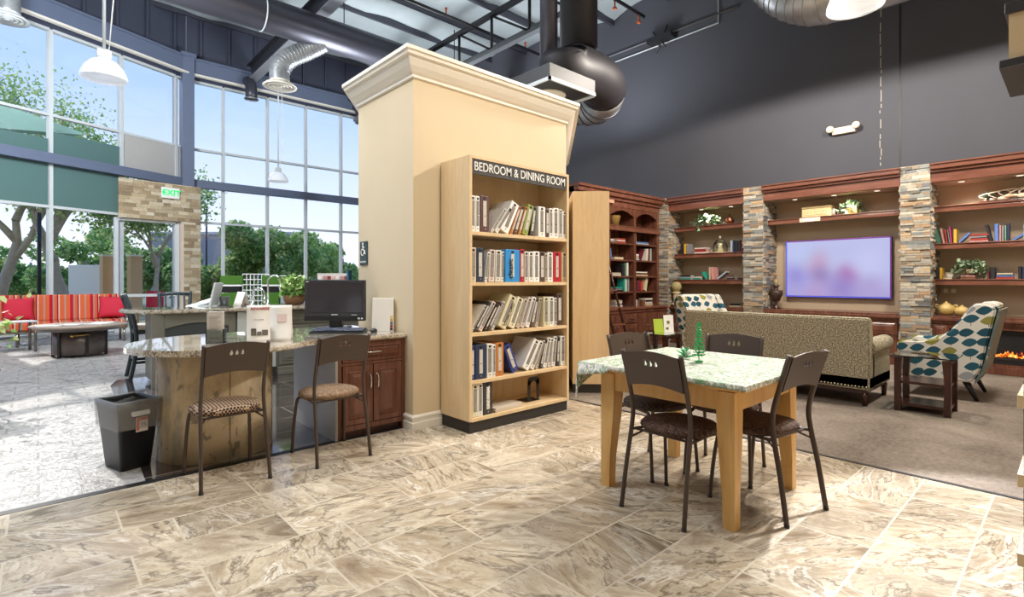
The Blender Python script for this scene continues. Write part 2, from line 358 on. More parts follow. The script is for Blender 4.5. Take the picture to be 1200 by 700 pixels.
# glass
def glass(name, tint=(1, 1, 1, 1), refl=.25):
    m = bpy.data.materials.new(name); m.use_nodes = True; t = m.node_tree; t.nodes.clear()
    o = t.nodes.new('ShaderNodeOutputMaterial'); mx = t.nodes.new('ShaderNodeMixShader'); tr = t.nodes.new('ShaderNodeBsdfTransparent'); gl = t.nodes.new('ShaderNodeBsdfGlossy')
    lw = t.nodes.new('ShaderNodeFresnel'); lw.inputs[0].default_value = 1.45; tr.inputs[0].default_value = tint; gl.inputs['Roughness'].default_value = .02
    mu = t.nodes.new('ShaderNodeMath'); mu.operation = 'MULTIPLY'; mu.inputs[1].default_value = refl*3; t.links.new(lw.outputs[0], mu.inputs[0])
    t.links.new(mu.outputs[0], mx.inputs[0]); t.links.new(tr.outputs[0], mx.inputs[1]); t.links.new(gl.outputs[0], mx.inputs[2]); t.links.new(mx.outputs[0], o.inputs[0]); return m
M['glass'] = glass('window_glass'); M['tabglass'] = glass('table_glass', (.86, .95, .92, 1), .6); M['acrylic'] = glass('clear_acrylic', (.93, .97, .97, 1), .5)
x = NM('clear_bin_liner', .25); x.p.inputs['Base Color'].default_value = (.5, .5, .5, 1); x.p.inputs['Alpha'].default_value = .36; M['bag'] = x.m
x = NM('tinted_teal_glass', .2); M['teal'] = x.done('5c7a78')
def emit(name, col, st):
    x = NM(name, .5); x.p.inputs['Base Color'].default_value = srgb(col); x.p.inputs['Emission Color'].default_value = srgb(col); x.p.inputs['Emission Strength'].default_value = st; return x.m
M['lampglow'] = emit('lit_lamp_lens', 'fff6e6', 1.0)
M['bark'] = plain('pale_tree_bark', 'b0a493', .9, var=.25, scale=8, bump=.5)
def leafmat(name, col):
    y = NM(name, .6); y.done(col); tl = y.n('ShaderNodeBsdfTranslucent'); tl.inputs[0].default_value = srgb(col); mx = y.n('ShaderNodeMixShader'); mx.inputs[0].default_value = .55
    o = y.nt.nodes['Material Output']; y.l(y.p.outputs[0], mx.inputs[1]); y.l(tl.outputs[0], mx.inputs[2]); y.l(mx.outputs[0], o.inputs[0]); return y.m
G = [leafmat('leaf_green_dark', '6f9c5a'), leafmat('leaf_green_mid', '98bd6c'), leafmat('leaf_green_pale', 'cfdd98')]
FOL = [plain('shelf_leaf_pale', '93a987', .6, var=.2), plain('shelf_leaf_deep', '4d6a48', .6, var=.2)]
M['grass'] = plain('lawn_and_gravel', '8f9272', .95, var=.3, scale=.7)
# ================================================================ THE SETTING
VW = 16.84; UW = 10.10; VB = 3.93; UC = 4.19      # back glass wall, charcoal wall, tile edge, carpet edge
L0 = Vector((3.05, VW, 0)); LD = Vector((-.908, -.416, 0)).normalized(); LN = Vector((-.416, .908, 0)).normalized()
def floor(poly, mat, z=0):
    return struct(MB().prism(poly, z-.05, z).build('floor', mat))
floor([(-10, -3), (UC, -3), (UC, VB), (-10, VB)], M['tile'])
floor([(UC+.03, -3), (UW, -3), (UW, 6.3), (UC+.03, 6.3)], M['carpet'])
floor([(.50, VB+.06), (UC+.03, VB+.06), (UC+.03, 6.3), (UW, 6.3), (UW, 8.3), (.74, 8.3), (.64, 7.9)], M['darktile'])
floor([(-10, VB+.06), (.50, VB+.06), (.64, 7.9), (.74, 8.3), (UW, 8.3), (UW, VW+.1), (3.05, VW+.1), (-10, 10.9)], M['paver'])
struct(MB().box(-10, 2.35, VB, VB+.06, -.05, .002).build('trim_1', M['black']))
struct(MB().box(UC, UC+.03, -3, 3.6, -.05, .004).build('trim_2', M['black']))
# ceiling: quilted insulation between purlins, folding up towards the glass wall
def zc(v): return 7.45 if v < 8.5 else 7.45+(v-8.5)*1.25/8.4
def ceil_fn(a, b):
    u = -10.5+20.6*a; v = -3+20*b
    return (u, v, zc(v)+.16*abs(math.sin(v*PI/1.5))*1.0+.04*math.sin(u*2.1+v)+.02*math.sin(u*5))
struct(MB().grid(ceil_fn, 60, 160).build('ceiling', M['insul']))
m = MB()
for i in range(14):
    v = -3+1.5*i; m.box(-10.5, UW, v-.04, v+.04, zc(v)-.12, zc(v)+.02)
struct(m.build('trim_3', M['duct_dark']))
# charcoal wall
struct(MB().box(UW, UW+.2, -3, VW+.2, 0, 8.8).build('wall_right', M['black_wall']))
m = MB()
for v in (1.93,): m.box(UW-.004, UW, v-.012, v+.012, 2.95, 7.4)
struct(m.build('trim_4', M['black']))
m = MB()
zz = 2.97
while zz < 6.0:
    h = random.uniform(.04, .22); v = 2.19+random.uniform(-.012, .012); m.box(UW-.003, UW, v-.006, v+.006, zz, zz+h); zz += h+random.uniform(.01, .1)
tag(m.build('wall_crack', plain('pale_filler', 'aba69d', .8)), 'thin pale vertical patched crack running up the charcoal wall', 'crack')
struct(MB().box(-10.6, UW+.2, -3.2, -3, 0, 7.6).build('wall_front', M['drywall_tan']))
struct(MB().box(-10.7, -10.5, -3.2, 10.9, 0, 7.9).build('wall_far_left', M['drywall_tan']))
# block with crown moulding in the middle of the room
BP = [(2.35, 3.82), (4.29, 3.82), (6.155, 5.61), (5.6, 6.2), (3.4, 6.2), (2.35, 4.84)]
struct(MB().prism(BP, 0, 3.03).build('wall_center', M['drywall_tan']))
def offset_poly(P, d):
    out = []; n = len(P)
    for i in range(n):
        p, q, r = Vector(P[i-1]), Vector(P[i]), Vector(P[(i+1) % n])
        a = (q-p).normalized(); b = (r-q).normalized(); na = Vector((a.y, -a.x)); nb = Vector((b.y, -b.x))
        k = (na+nb); k = k/(k.dot(na)) if abs(k.dot(na)) > 1e-6 else na
        out.append(tuple(q+k*d))
    return out
def moulding(P, prof, name, mat):
    m = MB(); R = [[m.b.verts.new((x, y, z)) for x, y in offset_poly(P, d)] for d, z in prof]
    n = len(P)
    for A, B in zip(R, R[1:]):
        for i in range(n): m.b.faces.new((A[i], A[(i+1) % n], B[(i+1) % n], B[i]))
    m.b.faces.new(R[-1]); m.b.faces.new(R[0][::-1])
    return struct(m.build(name, mat))
moulding(BP, [(.0, 2.99), (.02, 2.995), (.022, 3.015), (.04, 3.03), (.075, 3.07), (.10, 3.11), (.105, 3.13), (.13, 3.135), (.135, 3.16), (.15, 3.165), (.15, 3.195), (.0, 3.2)], 'trim_5', M['white_trim'])
moulding(BP, [(.0, 0), (.022, 0), (.022, .06), (.014, .065), (.014, .09), (.020, .095), (.020, .11), (.006, .125), (0, .125)], 'baseboard_center', M['white_trim'])
# ---- glazed walls
HEAD, TR1, TR2, BEAM = 6.87, 4.97, 2.92, 3.98
def wall_frame(P0, D, N):
    return Matrix(((D.x, N.x, 0, P0.x), (D.y, N.y, 0, P0.y), (0, 0, 1, 0), (0, 0, 0, 1)))
MR = wall_frame(Vector((3.05, VW, 0)), Vector((1, 0, 0)), Vector((0, 1, 0)))
ML = wall_frame(L0, LD, LN)
wn = 0
def glazing(MX, xs, L, side):
    """mullions at xs, one window per bay; frame members are its parts"""
    global wn
    for a, b in zip(xs, xs[1:]):
        wn += 1
        g = MB().box(a+.03, b-.03, .0, .012, .12, HEAD, M=MX).build('window_%d' % wn, M['glass']); struct(g)
        f = MB()
        f.box(a-.035, a+.035, -.06, .08, 0, HEAD, M=MX)
        if b == xs[-1]: f.box(b-.035, b+.035, -.06, .08, 0, HEAD, M=MX)
        for z in (.06, TR2, TR1, HEAD): f.box(a+.03, b-.03, -.055, .07, z-.03, z+.03, M=MX)
        f.build('window_frame', M['alu'], g)
    L_ = L
    struct(MB().box(-.02 if side == 'back' else .05, L_, -.22, -.04, BEAM-.11, BEAM+.11, M=MX).build('trim_%d' % (6 if side == 'back' else 7), M['blue_steel']))
    struct(MB().box(0, L_, -.30, .1, HEAD+.14, HEAD+.52, M=MX).box(0, L_, -.34, .1, HEAD+.50, HEAD+.56, M=MX).build('trim_%d' % (8 if side == 'back' else 9), M['blue_steel']))
    struct(MB().box(0, L_, -.36, -.24, HEAD+.07, HEAD+.12, M=MX).build('trim_%d' % (10 if side == 'back' else 11), M['white_trim']))
    m = MB().box(0, L_, .02, .12, HEAD+.03, 9.6, M=MX)
    k = .35
    while k < L_: m.box(k-.03, k+.03, -.05, .03, HEAD+.5, 9.6, M=MX); k += .72
    struct(m.build('wall_%s' % side, M['siding']))
glazing(MR, [0, .92, 2.14, 3.31, 4.49, 5.69, 6.9], 7.05, 'back')
glazing(ML, [0.05, .31, 1.69, 3.15, 4.6, 6.05, 7.5, 8.95, 10.4, 11.85, 13.3], 13.6, 'left')
struct(MB().box(-.16, .12, -.40, .05, 0, 7.5).box(-.2, .16, -.44, .09, 7.40, 7.5).build('trim_12', M['blue_steel'], loc=(3.05, VW, 0)))
# obscured panels set in the left glazing
for i, (a, b, z0, z1, mt, lab) in enumerate([
    (1.74, 3.10, TR2+.03, BEAM+.62, 'teal', 'dark teal shaded glass panel left of the travertine doorway, under the steel beam'),
    (3.20, 4.55, TR2+.03, BEAM+.45, 'teal', 'dark teal shaded glass panel at the far left, above the red striped sofa'),
    (4.65, 6.00, TR2+.03, BEAM+.45, 'teal', 'dark teal shaded glass panel just cut by the left picture edge'),
    (.10, 1.64, BEAM+.12, TR1-.03, 'white', 'plain pale grey blank panel above the travertine doorway')]):
    mm = M[mt] if mt == 'teal' else plain('pale_grey_panel', 'b9b7b4', .6, var=.03)
    tag(MB().box(a, b, -.03, -.005, z0, z1, M=ML).build('glazing_panel', mm), lab, 'panel')
# ---- ledger-stone builder
def stones(face_w, face_h, pal, rows=(.028, .05), lens=(.07, .24), prot=(.0, .028)):
    """list of (x0,x1,z0,z1,protrusion,colour) covering a face"""
    out = []; z = 0
    while z < face_h-.005:
        h = min(random.uniform(*rows), face_h-z)
        x = 0
        while x < face_w-.002:
            l = random.uniform(*lens)
            if face_w-x-l < lens[0]*.6: l = face_w-x
            out.append((x, x+l, z, z+h, random.uniform(*prot), random.choice(pal))); x += l
        z += h
    return out
def stone_object(name, faces, mat, core=None):
    """faces: (origin, xdir, normal, w, h, kwargs)"""
    m = MB(); lay = m.b.loops.layers.float_color.new('stone'); cols = []
    for (o, xd, nd, w_, h_, pal, kw) in faces:
        MX = Matrix(((xd[0], nd[0], 0, o[0]), (xd[1], nd[1], 0, o[1]), (0, 0, 1, o[2]), (0, 0, 0, 1)))
        for (a, b, c, d, p, col) in stones(w_, h_, pal, **kw):
            n0 = len(m.b.faces); m.box(a+.001, b-.001, -.03, p, c+.001, d-.001, M=MX); m.b.faces.ensure_lookup_table()
            k = random.uniform(.85, 1.1); c4 = srgb(col); c4 = (c4[0]*k, c4[1]*k, c4[2]*k, 1)
            for f in m.b.faces[n0:]:
                for lp in f.loops: lp[lay] = c4
    if core:
        n0 = len(m.b.faces); m.box(*core); m.b.faces.ensure_lookup_table()
        for f in m.b.faces[n0:]:
            for lp in f.loops: lp[lay] = srgb('3a332c')
    return m.build(name, mat)
LED = ['b9b1a1', 'a49a89', 'c9bfae', 'cbb292', 'a89078', '8f9492', 'a7aaa6', '7f7b74', 'd3cab8', 'bf9f7e', '9d8e7c', '85888a', 'b3b0a6', 'c4bcab']
TRV = ['c4b08e', 'cfbe9f', 'b09c7c', 'd9caae', 'bba688', 'e0d4bc', 'a38f73', 'c9b798']
H_P = 2.96
for (v0, v1, lab) in [(1.46, 1.81, 'stacked ledger stone pillar between the television and the fireplace shelves'),
                      (3.80, 4.14, 'stacked ledger stone pillar left of the wall television'),
                      (5.67, 5.97, 'stacked ledger stone pillar in the corner beside the ladder bookcase')]:
    tag(stone_object('stone_pillar', [((9.50, v0, 0), (0, 1), (-1, 0), v1-v0, H_P, LED, {}), ((9.50, v0, 0), (1, 0), (0, -1), .58, H_P, LED, {}),
        ((9.50, v1, 0), (1, 0), (0, 1), .58, H_P, LED, {})], M['ledger'], core=(9.53, 10.08, v0+.02, v1-.02, 0, H_P-.01)), lab, 'pillar')
# travertine door surround
A_ = Vector((-9.6, 12.7)); B_ = Vector((-8.47, 14.11))
def c2r(X, Y): return Vector((cr[0]*X+cf[0]*Y, cr[1]*X+cf[1]*Y, 0))
P0 = c2r(-9.62, 12.68); P1 = c2r(-8.47, 14.11); dd = (P1-P0); Wd = dd.length; dd.normalize(); nn = Vector((dd.y, -dd.x, 0))
kw = dict(rows=(.07, .10), lens=(.10, .34), prot=(0, .014))
oo = lambda s_, z: (P0.x+dd.x*s_, P0.y+dd.y*s_, z)
oph, opw = 2.83, Wd*.78
tag(stone_object('travertine_doorway', [(oo(0, oph), dd, nn, Wd, 3.80-oph, TRV, kw), (oo(opw, 0), dd, nn, Wd-opw, oph, TRV, kw),
    (oo(Wd, 0), (-nn.x, -nn.y), (dd.x, dd.y), .35, 3.80, TRV, kw)], M['travbrick']),
    'tan travertine brick surround with a tall glazed opening, below the exit sign', 'stone wall')
MD = Matrix(((dd.x, -nn.x, 0, P0.x), (dd.y, -nn.y, 0, P0.y), (0, 0, 1, 0), (0, 0, 0, 1)))
g = struct(MB().box(.02, opw, .18, .19, .1, oph).build('door_1', M['glass'])); g.matrix_world = MD
MB().box(-.04, .03, .12, .25, 0, oph).box(opw-.16, opw-.07, .12, .25, 0, oph).box(0, opw-.1, .12, .25, oph-.06, oph).box(0, opw-.1, .13, .24, .86, .93).box(0, opw-.1, .13, .24, 0, .1).build('door_frame', M['alu'], g)
struct(MB().box(opw-.06, opw+.01, .0, .3, 0, oph, M=MD).build('trim_13', plain('pinkish_jamb', 'd8c6b4', .6)))
# ---------------------------------------------------------------- outside
struct(MB().box(-60, 60, 8, 90, -.12, -.08).build('ground', M['grass']))
def tree(name, base, h, tr, crown, n, lab, pal, seed, lean=(0, 0), leafs=.22, grp=None, bare=1.0):
    random.seed(seed); t = thing(name, lab, 'tree', (base[0], base[1], -.1), group=grp)
    tips = []; m = MB()
    def br(p, d, L, r, lev):
        pts = [p]; q = p.copy(); dd_ = d.copy()
        for i in range(5):
            dd_ = (dd_+Vector((random.uniform(-.28, .28), random.uniform(-.28, .28), random.uniform(-.08, .2)))).normalized(); q = q+dd_*L/5; pts.append(q.copy())
        m.tube(pts, [r*(1-.11*i) for i in range(6)], 7)
        if lev == 0 or r < .015: tips.extend(pts[2:]); return
        for k in range(3 if lev > 1 else 4):
            a = random.uniform(0, 6.28); sp_ = random.uniform(.5, 1.0)
            nd = (dd_+Vector((math.cos(a)*sp_, math.sin(a)*sp_, random.uniform(-.1, .5)))).normalized(); br(pts[random.randint(3, 5)], nd, L*random.uniform(.6, .8), r*.55, lev-1)
    br(Vector((0, 0, 0)), Vector((lean[0], lean[1], 1)).normalized(), h, tr, 3)
    m.build('trunk', M['bark'], t)
    L = MB(); L.leaves(n, lambda: random.choice(tips)+Vector([random.gauss(0, crown) for _ in range(3)]), leafs, mi=[0, 1, 2])
    stuff(L.build('foliage', pal, t)); return t
def bush(name, base, pts, n, lab, pal, seed, leafs=.3, grp=None):
    random.seed(seed); t = thing(name, lab, 'tree', (base[0], base[1], -.1), group=grp)
    zt = max(p[2]+p[3]*.6 for p in pts)
    MB().tube([(0, 0, 0), (.05, 0, zt*.5), (.0, .05, zt*.8)], [.16, .12, .05], 8).build('trunk', M['bark'], t)
    L = MB()
    def f():
        c = random.choice(pts); v = Vector([random.gauss(0, 1) for _ in range(3)]).normalized()*c[3]*random.uniform(.75, 1.05)
        return (c[0]+v.x, c[1]+v.y, max(.1, c[2]+v.z*.8))
    L.leaves(n, f, leafs, mi=[0, 1, 2]); stuff(L.build('foliage', pal, t)); return t
p = far(75, 360, 17.5); tree('patio_tree', p, 2.6, .30, .42, 9000, 'large spreading tree with pale forked trunk outside, behind the red striped sofa', G, 11, (-.1, .1), .15)
p = far(-20, 360, 17.0); tree('patio_tree', p, 3.6, .22, .5, 9500, 'tall tree whose fine branches hang over the top left windows', [G[1], G[2], G[1]], 23, (.35, .0), .10)
p = far(175, 360, 19); tree('patio_tree', p, 2.4, .12, .4, 6500, 'slender tree outside seen through the travertine doorway', G, 5, (.1, 0), .12)
for i, (px, Y, h, lab, sd) in enumerate([(288, 24, 3.5, 'bushy green tree outside behind the turf rack', 3), (338, 25, 3.5, 'rounded green tree outside above the potted basket plant', 4), (372, 27, 3.2, 'smaller green tree outside just left of the column', 6), (238, 24, 1.9, 'low bush outside at the right edge of the travertine pier', 9), (402, 30, 3.0, 'pointed green tree outside, seen beside the column edge', 8)]):
    b = far(px, 360, Y); random.seed(sd); bush('garden_tree', b, [(random.uniform(-1.0, 1.0), random.uniform(-.8, .8), random.uniform(.8, h), random.uniform(.5, .85)) for _ in range(10)], 6500, lab, [G[0], G[1], G[2]] if i != 2 else [G[1], G[2], G[1]], sd, .17)
for i, (px, Y, h, lab, sd) in enumerate([(36, 27, 2.6, 'dark leafy tree outside behind the umbrella pole at far left', 31), (98, 25, 3.4, 'leafy tree mass outside behind the forked patio tree', 32), (122, 28, 3.8, 'bushy tree outside just left of the travertine doorway', 33), (186, 25, 2.6, 'pale bushy shrub outside at the right of the travertine doorway', 34), (14, 36, 1.6, 'low hedge outside before the grey building', 35)]):
    b = far(px, 360, Y); random.seed(sd); bush('garden_tree', b, [(random.uniform(-1.4, 1.4), random.uniform(-.8, .8), random.uniform(.6, h), random.uniform(.5, .95)) for _ in range(9)], 4200, lab, G, sd, .18)
random.seed(19)
# teal canopy building at the upper left
MT = wall_frame(L0+LN*1.5, LD, LN)
t = thing('canopy_building', 'pale teal roof canopy of the building outside the upper left windows', 'building', L0+LN*1.5)
ML2 = wall_frame(Vector((0, 0, 0)), LD, LN)
m = MB(); qs = [(1.75, 5.12, 5.06), (3.6, 5.40, 4.75), (5.6, 5.62, 4.25), (9, 6.0, 3.7)]
for (a, t0, b0), (b, t1, b1) in zip(qs, qs[1:]):
    for (s0, s1) in ((0, 1),):
        V8 = [ML2@Vector(v) for v in ((a, 0, b0), (b, 0, b1), (b, 0, t1), (a, 0, t0), (a, .5, b0), (b, .5, b1), (b, .5, t1), (a, .5, t0))]
        vv = [m.b.verts.new(v) for v in V8]
        for f in ((0, 1, 2, 3), (4, 7, 6, 5), (0, 4, 5, 1), (3, 2, 6, 7), (0, 3, 7, 4), (1, 5, 6, 2)): m.b.faces.new([vv[i] for i in f])
m.build('roof', plain('pale_teal_metal', 'a4cfc6', .5, var=.06), t)
for q in (3.9, 7.5): MB().box(q, q+.3, .4, .7, 0, 4.6, M=ML2).build('post', plain('tan_post', 'b9a58c', .7), t)
p = far(8, 345, 40); t = thing('shed', 'low grey building with a blue door, far off at the left edge', 'building', (p.x, p.y, 0), rz=-.74)
MB().box(-4, 4, 0, 4, 0, 1.9).build('wall', plain('grey_render', '8f9094', .8), t); MB().prism([(-4.2, -.3), (4.2, -.3), (4.2, 4.3), (-4.2, 4.3)], 1.9, 2.05).build('roof', M['blk_metal'], t)
MB().box(-3.2, -2.2, -.04, 0, 0, 1.5).build('door', plain('blue_door', '3558b8', .6), t)
MB().box(.5, 1.3, -.04, 0, .1, 1.4).build('door', plain('slate_blue_door', '5a6780', .6), t)
p = far(238, 345, 60); t = thing('warehouse', 'long grey warehouse outside, beyond the bush right of the travertine pier', 'building', (p.x, p.y, 0), rz=-.74)
MB().box(-6, 10, 0, 8, 0, 6.6).build('wall', plain('grey_render', '8f9094', .8), t); MB().box(-6.2, 10.2, -.2, 8.2, 6.6, 6.9).build('roof', plain('pale_parapet', 'b8babd', .7), t)
p = far(112, 350, 21); t = thing('patio_screen', 'large plain white screen panel standing outside under the tree', 'screen', (p.x, p.y, -.1), rz=-.6)
MB().box(-1.0, .75, 0, .06, .2, 2.0, bev=.02).build('panel', M['white'], t); MB().box(-1.0, -.95, 0, .1, 0, .25).box(.7, .75, 0, .1, 0, .25).build('foot', M['alu'], t)
for px, lab in ((126, 'tan timber post outside, left of the doorway mullion'), (158, 'tan timber post outside, seen through the travertine doorway')):
    p = far(px, 350, 20); q = thing('timber_post', lab, 'post', (p.x, p.y, -.1), rz=.4)
    MB().box(-.22, .22, -.12, .12, 0, 2.3, bev=.02).build('shaft', plain('tan_timber', 'd9b48a', .7), q); MB().box(-.25, .25, -.15, .15, 2.3, 2.36).build('cap', M['white_trim'], q)
p = far(242, 345, 30); tag(MB().tube([(0, 0, 0), (0, 0, 5.4)], .05, 8).ball((0, 0, 5.45), .09).build('flag_pole', M['blk_metal'], loc=(p.x, p.y, -.1)), 'thin dark pole outside right of the travertine pier', 'pole')
p = far(46, 345, 15.5); tag(MB().tube([(0, 0, 0), (0, 0, 3.4)], .05, 8).box(-.15, .15, -.15, .15, 0, .04).build('umbrella_pole', M['blk_metal'], loc=(p.x, p.y, -.1)), 'dark slim umbrella pole outside behind the striped sofa', 'pole')
# ================================================================ CEILING SERVICES
def rings(pts, r, every=.09, rr=.012, n=20):
    """corrugation ribs along a path"""
    m = MB(); pts = [Vector(p) for p in pts]; acc = 0; last = 0
    for a, b in zip(pts, pts[1:]):
        L = (b-a).length; t = (b-a).normalized(); k = every-acc
        while k < L:
            c = a+t*k; x = t.orthogonal().normalized(); y = t.cross(x)
            m.tube([c+(x*math.cos(q*2*PI/n)+y*math.sin(q*2*PI/n))*r for q in range(n)], rr, 5, closed=True); k += every
        acc = (L-(k-every))
    return m
def bez(P, n=14):
    P = [Vector(p) for p in P]; out = []
    for i in range(len(P)-1):
        p0, p1, p2, p3 = P[max(i-1, 0)], P[i], P[i+1], P[min(i+2, len(P)-1)]
        for k in range(n):
            t = k/n; out.append(.5*((2*p1)+(p2-p0)*t+(2*p0-5*p1+4*p2-p3)*t*t+(3*p1-p0-3*p2+p3)*t**3))
    return out+[P[-1]]
def hanger(m, x, y, z0, z1, r=.012): m.tube([(x, y, z0), (x, y, z1)], r, 5)
d = thing('spiral_duct', 'long dark round air duct crossing the ceiling at upper left', 'duct', (2, 11, 6.6))
MB().tube([(-7, 0, 0), (8.0, 0, 0)], .33, 24).build('duct_body', M['duct_dark'], d)
m = MB()
for k in (-2.2, 1.3, 4.8): m.tube([(k, .335*math.cos(q*2*PI/24), .335*math.sin(q*2*PI/24)) for q in range(24)], .014, 6, closed=True)
m.build('seam_collar', M['alu'], d)
for k in (-3, 0, 3, 6):
    m = MB(); hanger(m, k, 0, .33, 1.2); m.build('hanger_rod', M['blk_metal'], d)
def diffuser(name, c, r, mat, lab, path, ribs=True, rp=.2):
    t = thing(name, lab, 'air diffuser', c)
    loc = [Vector(p)-Vector(c) for p in path]
    MB().tube(loc, rp, 20).build('flexible_duct', M['duct_grey'], t)
    if ribs: rings(loc[:-4], rp+.006, .075, .010).build('rib', M['duct_grey'], t)
    m = MB().lathe([(rp, .12), (rp*1.05, .05), (r*.9, .02), (r, 0), (r*.97, -.02), (r*.8, -.005)], n=32, cap=False)
    m.build('rim', mat, t)
    m = MB()
    for q in (.72, .5, .28): m.lathe([(r*q, .0), (r*q*.98, -.03), (r*(q-.13), .01)], n=32, cap=False)
    m.lathe([(.0, -.03), (r*.12, -.03), (r*.14, .02)], n=20, cap=False); m.lathe([(0, .06), (r*.85, .05)], n=24, cap=False)
    m.build('cone', mat, t); return t
pth = bez([(4.55, 11.0, 6.42), (4.25, 11.25, 6.22), (3.95, 11.42, 6.02), (3.80, 11.5, 5.78), (3.80, 11.5, 5.50)], 6)
diffuser('round_diffuser', (3.80, 11.5, 5.41), .34, M['white_trim'], 'round white ceiling diffuser on a ribbed elbow duct, left of the cream column', pth)
diffuser('round_diffuser', (-.45, 14.0, 6.34), .34, M['alu'], 'round ceiling diffuser on a straight drop at the top left corner', [(-.45, 14, 8.2), (-.45, 14, 7.6), (-.45, 14, 7.0), (-.45, 14, 6.6), (-.45, 14, 6.5), (-.45, 14, 6.42)], ribs=False)
for px, lab in ((291, 'small dark elbow vent at the head of the glass wall, second pane from the post'), (418, 'small dark elbow vent partly hidden by the left edge of the cream column')):
    q = on(px, 120, v=VW-.30); t = thing('elbow_vent', lab, 'air vent', (q.x, VW-.16, HEAD+.30))
    MB().tube([(0, 0, 0)]+[(0, -.02-.42*math.sin(a), -.02-.42+.42*math.cos(a)) for a in [k*PI/16 for k in range(1, 9)]]+[(0, -.44, -.62)], .16, 16).build('elbow', M['duct_dark'], t)
    MB().lathe([(.16, .02), (.20, .0), (.19, -.02)], c=(0, -.44, -.62), n=20, cap=False).build('rim', M['duct_grey'], t)
# girder
g = thing('steel_girder', 'dark I shaped roof girder passing above the long dark duct', 'beam', (4.66, 10, 7.17))
MB().box(-.012, .012, .2, 6.6, .02, .44).build('web', M['duct_dark'], g); MB().box(-.13, .13, .2, 6.6, 0, .025).build('flange', plain('pale_steel_flange', '9a9ba4', .45, .2), g); MB().box(-.13, .13, .2, 6.6, .44, .465).build('flange', M['duct_dark'], g)
# truss along v
t = thing('roof_truss', 'open web roof truss of dark angles above the cream column', 'truss', (7.42, 0, 0))
MB().box(-.07, .07, 1, 15.5, 6.30, 6.37).box(-.012, .012, 1, 15.5, 6.34, 6.46).build('bottom_chord', plain('mid_grey_steel', '6d7074', .45, .2), t)
MB().box(-.06, .06, 1, 15.5, 7.12, 7.2).build('top_chord', M['blk_metal'], t)
for k in range(12):
    v = 1.6+k*1.2; MB().tube([(0, v, 6.36), (0, v, 7.15)], .035, 6).build('web_post', M['blk_metal'], t)
    MB().tube([(0, v, 6.38), (0, v+1.2, 7.14)], .028, 6).build('web_diagonal', M['blk_metal'], t)
# sprinkler pipes
s = thing('sprinkler_pipe', 'dark fire sprinkler pipe with small heads running above the cream column', 'pipe', (0, 8.95, 6.82))
MB().tube([(2.5, 0, 0), (10.0, 0, 0)], .035, 10).build('pipe', M['blk_metal'], s)
for u in (4.9, 6.3, 8.6):
    h = MB().tube([(u, 0, 0), (u, 0, .12)], .016, 8).box(u-.02, u+.02, -.02, .02, .12, .16).build('sprinkler_head', plain('orange_brass', 'd0693a', .4, .4), s)
s = thing('sprinkler_pipe', 'short dark sprinkler pipe ending before the charcoal wall, top centre', 'pipe', (0, 6.05, 6.6))
MB().tube([(6.6, 0, .1), (9.2, 0, .1)], .035, 10).build('pipe', M['blk_metal'], s)
for u in (8.2, 9.0): MB().tube([(u, 0, .1), (u, 0, -.06)], .016, 8).box(u-.03, u+.03, -.03, .03, -.1, -.06).build('sprinkler_head', plain('orange_brass', 'd0693a', .4, .4), s)
t = thing('wall_conduit', 'thin metal conduit running along the top of the charcoal wall', 'conduit', (UW-.03, 0, 6.62))
MB().tube([(0, 4.5, 0), (0, 12, 0)], .022, 8).build('upper_pipe', plain('grey_conduit', '6f7074', .5, .3), t)
MB().tube([(0, 4.9, .7), (0, 4.9, -.18), (0, 8.8, -.18)], .015, 8).build('lower_pipe', M['alu'], t)
q = on(775, 45, u=UW-.12); t = thing('junction_fixture', 'dark bracketed fixture clamped on the wall conduit', 'fixture', q)
MB().box(-.12, .12, -.3, .3, -.06, .04, bev=.01).build('bracket', M['blk_metal'], t); MB().tube([(0, -.15, .25), (0, .12, -.28)], .022, 6).tube([(0, .2, .2), (0, -.1, -.2)], .022, 6).build('rod', M['blk_metal'], t)
# box diffuser + elbow duct over the column
t = thing('square_diffuser', 'square dark ceiling air box with a pale lit centre above the cream column', 'air diffuser', (5.2, 4.95, 3.8))
MB().box(-.45, .45, -.45, .45, .03, .22).build('housing', M['black'], t)
MB().box(-.47, .47, -.47, -.44, 0, .04).box(-.47, .47, .44, .47, 0, .04).box(-.47, -.44, -.47, .47, 0, .04).box(.44, .47, -.47, .47, 0, .04).build('rim', M['alu'], t)
MB().prism([(.24*math.cos(a*.3926), .24*math.sin(a*.3926)) for a in range(16)], .015, .028).build('lens', plain('cream_lens', 'cfc7b4', .5), t)
P = [far(662, 72, 7.55), far(668, 80, 7.6), far(690, 88, 7.9), far(706, 100, 8.2), far(704, 116, 8.6), far(688, 122, 8.9), far(650, 118, 9.2)]
t = thing('elbow_duct', 'fat black round duct curling over beside the square air box', 'duct', P[0]); L = [q-P[0] for q in bez(P, 5)]
MB().tube([L[0]+Vector((0, 0, .05))]+L[:18], .36, 22).build('duct_body', M['duct_dark'] and plain('black_duct', '2b292e', .5), t)
MB().tube(L[17:], .35, 22).build('duct_tail', M['duct_grey'], t); rings(L[18:], .355, .16, .012).build('rib', M['duct_dark'], t)
a = far(678, 60, 8.3); tag(MB().tube([(0, 0, 0), (0, 0, 7.4-a.z)], .30, 20).tube([(0, 0, -.3), (0, 0, 0)], .28, 20).build('drop_duct', plain('black_duct', '2b292e', .5), loc=a), 'wide vertical black duct dropping from the roof to the square air box', 'duct')
a = far(643, 78, 7.6); tag(MB().tube([(0, 0, -.02), (0, 0, 7.45-a.z)], .13, 16).tube([(0, 0, -.02), (0, 0, .1)], .15, 16).build('drop_pipe', M['duct_dark'], loc=a), 'slim vertical grey pipe left of the wide black duct', 'pipe')
